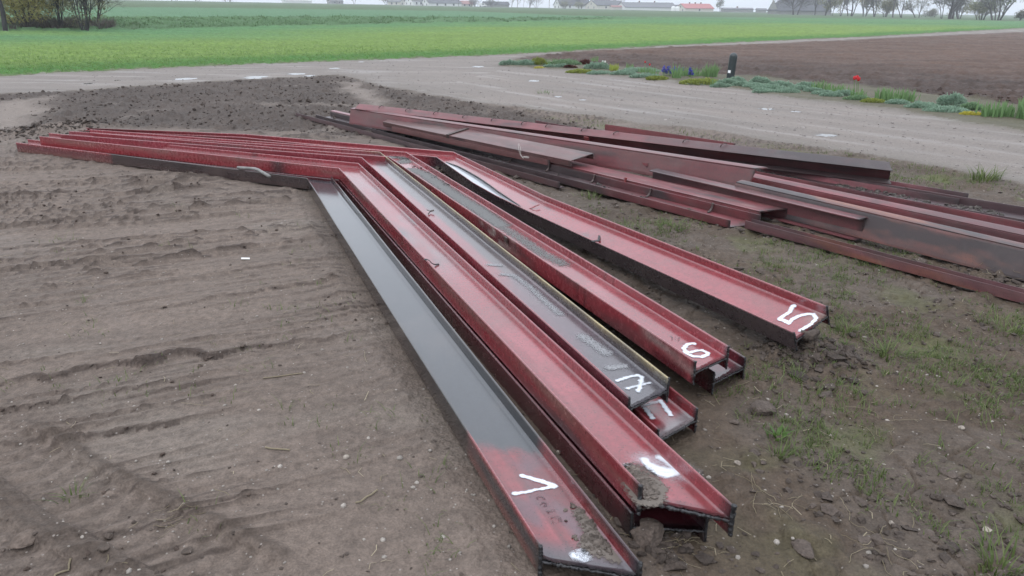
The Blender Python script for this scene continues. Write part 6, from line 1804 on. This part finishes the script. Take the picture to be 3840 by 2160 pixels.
# trees on the skyline to the right: (x, distance, height, width, stems, leaves, label)
GT = "bare spring trees along the skyline on the right"
for i, (px, D_, h, w, st, lf, nl, lb, dp) in enumerate([
    (2985, 300, 11, 15, 3, M_LEAF_D, 250, "wide bare tree in front of the big dark barn, its low limbs spreading", 4),
    (3060, 300, 12, 7, 2, M_LEAF_D, 150, "upright bare tree in front of the right end of the big dark barn", 4),
    (3095, 290, 9, 6, 3, M_LEAF_O, 900, "olive leafed tree just right of the big dark barn", 4),
    (3122, 285, 11, 6, 2, M_LEAF_O, 1000, "olive leafed tree, second to the right of the big dark barn", 4),
    (3155, 295, 12, 5, 3, M_LEAF_D, 350, "dark narrow tree between the olive leafed ones and the forked one", 4),
    (3190, 290, 11, 9, 3, M_LEAF_O, 500, "forked tree with dark limbs, left of the yellowish willow", 4),
    (3245, 290, 12, 9, 4, M_LEAF_Y, 1500, "yellowish willow-like tree in the middle of the right-hand trees", 4),
    (3285, 285, 10, 8, 3, M_LEAF_D, 500, "greyish tree just right of the yellowish willow", 4),
    (3322, 285, 6, 6, 5, M_LEAF_O, 1500, "low round olive bush at the foot of the tall single trunk", 3),
    (3352, 270, 15, 10, 1, M_LEAF_D, 120, "tall tree with one pale straight trunk", 4),
    (3392, 275, 9, 10, 2, M_LEAF_D, 120, "bare tree leaning right, beside the tall single trunk", 4),
    (3445, 290, 7, 8, 2, M_LEAF_D, 150, "small bare spreading tree left of the wide gap of sky", 4),
    (3538, 265, 12, 7, 2, M_LEAF_D, 120, "slender bare tree with two trunks, first right of the gap of sky", 4),
    (3572, 262, 12, 11, 3, M_LEAF_D, 250, "bare tree with several leaning trunks left of the big round one", 4),
    (3605, 270, 7, 8, 5, M_LEAF_D, 350, "low twiggy tree left of the big round one", 4),
    (3745, 245, 11, 14, 6, M_LEAF_G, 1900, "big round tree with fresh leaves near the right edge", 4),
    (3685, 250, 5, 9, 6, M_LEAF_O, 1200, "bushy low growth at the left foot of the big round tree", 3),
    (3825, 255, 2.6, 5, 5, M_LEAF_D, 400, "small bush at the right edge of the skyline", 3),
    (3505, 330, 3, 7, 5, M_LEAF_D, 400, "low distant bush in the gap of sky between the trees", 3),
    (2700, 420, 8, 4, 1, M_LEAF_D, 350, "lone small tree between the red roof and the low grey roof", 4)]):
    tree(px, D_, h, w, lb, stems=st, leaf=lf, n_leaf=int(nl * 2.6) + 500, leaf_size=.25, bark=M_BARK, seed=40 + i, depth=dp - 1 if dp > 3 else 3, r0=h * .022, clear=.2)
# trees among the houses
for i, (px, D_, h, w, st, lf, nl, lb) in enumerate([
    (660, 440, 4, 13, 6, M_LEAF_Y, 700, "yellowish far bush on the skyline left of the houses"),
    (745, 450, 3, 12, 5, M_LEAF_O, 500, "low far bush right of the yellowish one on the skyline"),
    (860, 470, 3.5, 16, 6, M_LEAF_D, 500, "wide dark far bush left of the pale greenhouse"),
    (1330, 480, 8, 6, 2, M_LEAF_D, 200, "dark far tree left of the first cream gabled house"),
    (1450, 470, 6, 8, 4, M_LEAF_D, 400, "dark bush against the left side of the cream gabled house"),
    (1768, 470, 7, 6, 2, M_LEAF_D, 100, "thin bare tree at the end of the pinkish roof"),
    (1785, 475, 5, 9, 4, M_LEAF_D, 300, "grey shrubby tree right of the pinkish roof"),
    (1850, 460, 5, 12, 5, M_LEAF_D, 400, "round far shrub in front of the long dark shed"),
    (1917, 450, 9, 6, 2, M_LEAF_D, 100, "first bare tree of the row right of the long dark shed"),
    (1940, 450, 10, 4, 1, M_LEAF_D, 80, "second bare tree of the row right of the long dark shed"),
    (1963, 450, 9, 4, 1, M_LEAF_D, 80, "third bare tree of the row right of the long dark shed"),
    (1984, 440, 11, 7, 2, M_LEAF_D, 100, "tallest bare tree of the row right of the long dark shed"),
    (2012, 450, 8, 9, 3, M_LEAF_D, 200, "last and widest bare tree of the row right of the long dark shed"),
    (2115, 455, 4.2, 9, 6, M_LEAF_O, 900, "pale round bush before the left end of the steep dark roof"),
    (2175, 455, 3.8, 9, 6, M_LEAF_O, 900, "olive bush before the right end of the steep dark roof"),
    (2160, 470, 9, 7, 2, M_LEAF_D, 80, "bare tree rising over the steep dark roof"),
    (2304, 520, 9, 2.4, 1, M_LEAF_D, 500, "small conifer tip behind the cream house"),
    (2338, 520, 9, 5, 1, M_LEAF_D, 250, "thin tree behind the end of the long grey barn")]):
    tree(px, D_, h, w, lb, stems=st, leaf=lf, n_leaf=nl, leaf_size=.28, seed=80 + i, depth=3, r0=h * .02, clear=.2)

# ------------------------------------------------------------------ the village on the skyline
M_CREAM = plain('cream_wall', (.50, .48, .42), 0.8, 0.08, 2); M_WHITEW = plain('white_wall', (.62, .63, .62), 0.8, 0.06, 2); M_GREYW = plain('grey_wall', (.22, .22, .21), 0.8, 0.12, 2)
M_SLATE = plain('grey_roof', (.115, .115, .125), 0.75, 0.12, 1.5); M_DKROOF = plain('dark_roof', (.060, .062, .070), 0.75, 0.15, 1.5); M_REDROOF = plain('red_roof', (.30, .085, .080), 0.6, 0.10, 1.5)
M_PINKROOF = plain('faded_red_roof', (.26, .13, .12), 0.7, 0.12, 1.5); M_GLASS = plain('window_glass', (.035, .04, .05), 0.15, 0.05, 2); M_TRIM = plain('pale_trim', (.6, .6, .58), 0.6, .05)
M_BRICKC = plain('chimney_brick', (.15, .085, .07), 0.85, 0.2, 4)
def house(x0, x1, gab, ridge, eave, base, dist, wall, roof, label, chim=0, wins=3, side=-1, name='house', cat='house', hip=0.0, group=None):
    k = dist / FOC / math.cos(PITCH); ph = math.radians(30) * -side
    tot = (x1 - x0) * k; g = max(gab, 4) * k; Wd = g / math.sin(abs(ph)); Ln = max((tot - g) / math.cos(ph), 2.0)
    Wd = min(Wd, 14.0)
    f = foot((x0 + x1) / 2, dist)
    zb = f[2] - .3; he = max(1.6, (base - eave) * k) + .3; hr = max(he + .6, (base - ridge) * k + .3)
    root = empty(name, (f[0], f[1], zb), ph - math.atan2(f[0], f[1])); tag(root, label, cat, group)
    a, b = Ln / 2, Wd / 2; m = MB()
    V = [(-a, -b, 0), (a, -b, 0), (a, b, 0), (-a, b, 0), (-a, -b, he), (a, -b, he), (a, b, he), (-a, b, he), (-a + hip * .0, 0, hr - .05), (a, 0, hr - .05)]
    m.add(V, [(0, 1, 5, 4), (1, 2, 6, 5), (2, 3, 7, 6), (3, 0, 4, 7)], [(4, 8, 7), (5, 6, 9)]); m.build('wall', wall, root)
    ov = .35; sl = (hr - he) / b; m = MB(); t = .16; h0 = hip * b
    for s in (-1, 1):
        e0, e1 = s * (b + ov), he - ov * sl
        A_ = [(-a - ov, e0, e1), (a + ov, e0, e1), (a + ov - h0, 0, hr), (-a - ov + h0, 0, hr)]
        m.add(A_ + [(x, y, z + t) for x, y, z in A_], [(0, 1, 2, 3), (4, 7, 6, 5), (0, 4, 5, 1), (1, 5, 6, 2), (2, 6, 7, 3), (3, 7, 4, 0)])
    if hip:
        for s in (-1, 1):
            A_ = [(s * (a + ov), -b - ov, he - ov * sl + t), (s * (a + ov), b + ov, he - ov * sl + t), (s * (a + ov - h0), 0, hr + t)]
            m.add(A_, (), [(0, 1, 2)])
    rf = m.build('roof', roof, root)
    for c in range(chim):
        cx_ = (-.6 + 1.2 * (c + .5) / chim) * a; m = MB(); m.box(cx_ - .3, cx_ + .3, -.3, .3, hr - .5, hr + .9); m.build('chimney', M_BRICKC, rf)
    for c in range(wins):                               # windows on the long side towards the viewer and one in the gable
        wx = (-.75 + 1.5 * (c + .5) / wins) * a; h0_ = min(he * .55, 1.5); m = MB(); m.box(wx - .62, wx + .62, -b - .06, -b + .02, h0_ - .7, h0_ + .7); w_ = m.build('window', M_TRIM, root)
        m = MB(); m.box(wx - .5, wx + .5, -b - .09, -b - .065, h0_ - .58, h0_ + .58); m.build('pane', M_GLASS, w_)
    if wins:
        for yy, zz_ in ((0.0, he + (hr - he) * .30), (-b * .5, he * .5), (b * .5, he * .5)):
            xs = side * a; m = MB(); m.box(min(xs, xs + side * .06), max(xs, xs + side * .06), yy - .5, yy + .5, zz_ - .7, zz_ + .7); w_ = m.build('window', M_TRIM, root)
            m = MB(); m.box(min(xs + side * .065, xs + side * .09), max(xs + side * .065, xs + side * .09), yy - .4, yy + .4, zz_ - .58, zz_ + .58); m.build('pane', M_GLASS, w_)
    return root
house(1070, 1162, 6, 1, 5, 10, 520, M_WHITEW, M_TRIM, "long low pale greenhouse roof on the skyline at the left", 0, 0, name='greenhouse', cat='greenhouse')
house(1234, 1284, 12, 1, 8, 15, 500, M_GREYW, M_SLATE, "small grey house left of the dark far tree", 0, 2)
house(1462, 1527, 26, -4, 8, 18, 480, M_CREAM, M_SLATE, "cream house whose gable faces right, left of the white house", 1, 2, side=1)
house(1524, 1588, 26, -5, 6, 19, 470, M_WHITEW, M_SLATE, "white house with dark windows between the cream gable and the long dark roof", 1, 2)
house(1590, 1722, 26, 0, 13, 22, 470, M_WHITEW, M_DKROOF, "long dark-roofed house with white gable end, in the middle of the skyline", 0, 3)
house(1722, 1772, 8, 5, 14, 22, 480, M_CREAM, M_PINKROOF, "low house with a faded pinkish roof", 0, 2)
house(1815, 1903, 8, 9, 17, 25, 480, M_GREYW, M_DKROOF, "long dark shed with a flat-looking roof behind round shrubs", 0, 0, name='shed', cat='shed')
house(2085, 2206, 22, 1, 20, 31, 470, M_WHITEW, M_DKROOF, "house with a steep dark roof behind two round bushes", 2, 2)
house(2228, 2284, 8, 2, 12, 31, 495, M_CREAM, M_DKROOF, "house with two chimneys rising behind the cream house", 2, 0)
house(2205, 2335, 38, 7, 22, 34, 465, M_CREAM, M_DKROOF, "cream house with a wide pale gable, left of the long grey barn", 0, 2)
house(2292, 2334, 4, 23, 29, 35, 450, M_CREAM, M_PINKROOF, "low lean-to with a faded red roof against the cream house", 0, 0, name='lean_to', cat='shed')
house(2328, 2520, 30, 14, 31, 37, 460, M_WHITEW, M_SLATE, "long low grey barn with white gable ends", 2, 0, name='barn', cat='barn')
house(2450, 2490, 6, 14, 20, 34, 500, M_GREYW, M_SLATE, "small roof rising behind the long grey barn", 0, 0, name='shed', cat='shed')
house(2500, 2562, 8, 21, 30, 38, 490, M_GREYW, M_DKROOF, "dark low roof behind the two white domed tanks", 0, 0, name='shed', cat='shed')
house(2546, 2663, 30, 20, 39, 42, 455, M_CREAM, M_REDROOF, "house with a bright red roof", 3, 1)
house(2714, 2813, 10, 33, 40, 45, 460, M_GREYW, M_SLATE, "long low grey roof right of the lone small tree", 1, 0, name='barn', cat='barn')
house(2838, 2870, 6, 41, 44, 47, 460, M_GREYW, M_SLATE, "tiny far roof at the foot of the skyline left of the big barn", 0, 0, name='shed', cat='shed')
bb = house(2905, 3088, 30, 8, 42, 51, 340, M_GREYW, M_DKROOF, "big dark hipped barn behind the bare trees", 0, 0, name='barn', cat='barn', hip=.8)
p = dirpt(2897, 27, 335); q = dirpt(2935, 43, 335); m = MB(); m.tube([p, q], .18, 5); tag(m.build('pole', M_GREYW), "slanting pole sticking out left of the big dark barn", 'pole')
for i, px in enumerate((2524, 2539)):
    f = foot(px, 440); root = empty('tank', f); tag(root, ("left" if i == 0 else "right") + " one of the two white domed tanks by the red-roofed house", 'tank', "white domed tanks")
    m = MB(); n = 14; prof = [(1.25, 0), (1.25, 1.5), (1.1, 2.0), (.6, 2.35)]; V = []
    for r, z in prof: V += [(r * math.cos(2 * math.pi * k / n), r * math.sin(2 * math.pi * k / n), z) for k in range(n)]
    V.append((0, 0, 2.5)); m.add(V, [(i2 * n + k, i2 * n + (k + 1) % n, (i2 + 1) * n + (k + 1) % n, (i2 + 1) * n + k) for i2 in range(3) for k in range(n)], [(3 * n + k, 3 * n + (k + 1) % n, 4 * n) for k in range(n)])
    m.build('shell', M_WHITEW, root, smooth=True); m = MB(); m.box(-1.5, 1.5, -1.5, 1.5, -.5, .05); m.build('base', M_GREYW, root)
def van():
    f = foot(1810, 455); root = empty('van', f, .2); tag(root, "small white van parked on the skyline in front of the shrubs", 'van')
    m = MB(); m.add([(-2.2, -.9, .4), (2.2, -.9, .4), (2.2, .9, .4), (-2.2, .9, .4), (-2.2, -.85, 2.0), (1.0, -.85, 2.0), (1.0, .85, 2.0), (-2.2, .85, 2.0), (2.2, -.9, 1.1), (2.2, .9, 1.1), (1.5, -.9, 1.15), (1.5, .9, 1.15)],
          [(0, 1, 8, 10), (0, 10, 5, 4), (3, 7, 6, 11), (3, 11, 9, 2), (4, 5, 6, 7), (5, 10, 11, 6), (10, 8, 9, 11), (1, 2, 9, 8), (0, 4, 7, 3)]); m.build('body', M_WHITEW, root)
    for sx in (-1.3, 1.3):
        for sy in (-.85, .85):
            m = MB(); m.tube([(sx, sy - .1, .35), (sx, sy + .1, .35)], .35, 10); m.build('wheel', M_DKROOF, root)
    m = MB(); m.box(-.4, .9, -.93, -.90, 1.2, 1.8); m.build('window', M_GLASS, root)
van()
for px, h, lb in ((1720, 9, "thin utility pole at the right end of the long dark roof"), (2059, 7, "thin utility pole alone left of the steep dark roof")):
    f = foot(px, 440); m = MB(); m.tube([(0, 0, -.3), (0, 0, h)], .13, 6); m.box(-.8, .8, -.06, .06, h - .8, h - .65)
    o = m.build('utility_pole', M_BARK); o.location = f.tolist(); tag(o, lb, 'pole')

# ------------------------------------------------------------------ damp air
HAZE = 0.0007
m = MB(); m.box(-1500, 1500, -1500, 1500, -9, 24)
M_HAZE = bpy.data.materials.new('damp_air'); M_HAZE.use_nodes = True
nt = M_HAZE.node_tree; nt.nodes.clear()
ho = nt.nodes.new('ShaderNodeOutputMaterial'); hv = nt.nodes.new('ShaderNodeVolumePrincipled')
hv.inputs['Color'].default_value = (.86, .91, .96, 1); hv.inputs['Density'].default_value = HAZE; hv.inputs['Anisotropy'].default_value = 0.2
nt.links.new(hv.outputs[0], ho.inputs['Volume'])
tag(m.build('haze', M_HAZE), kind='stuff')
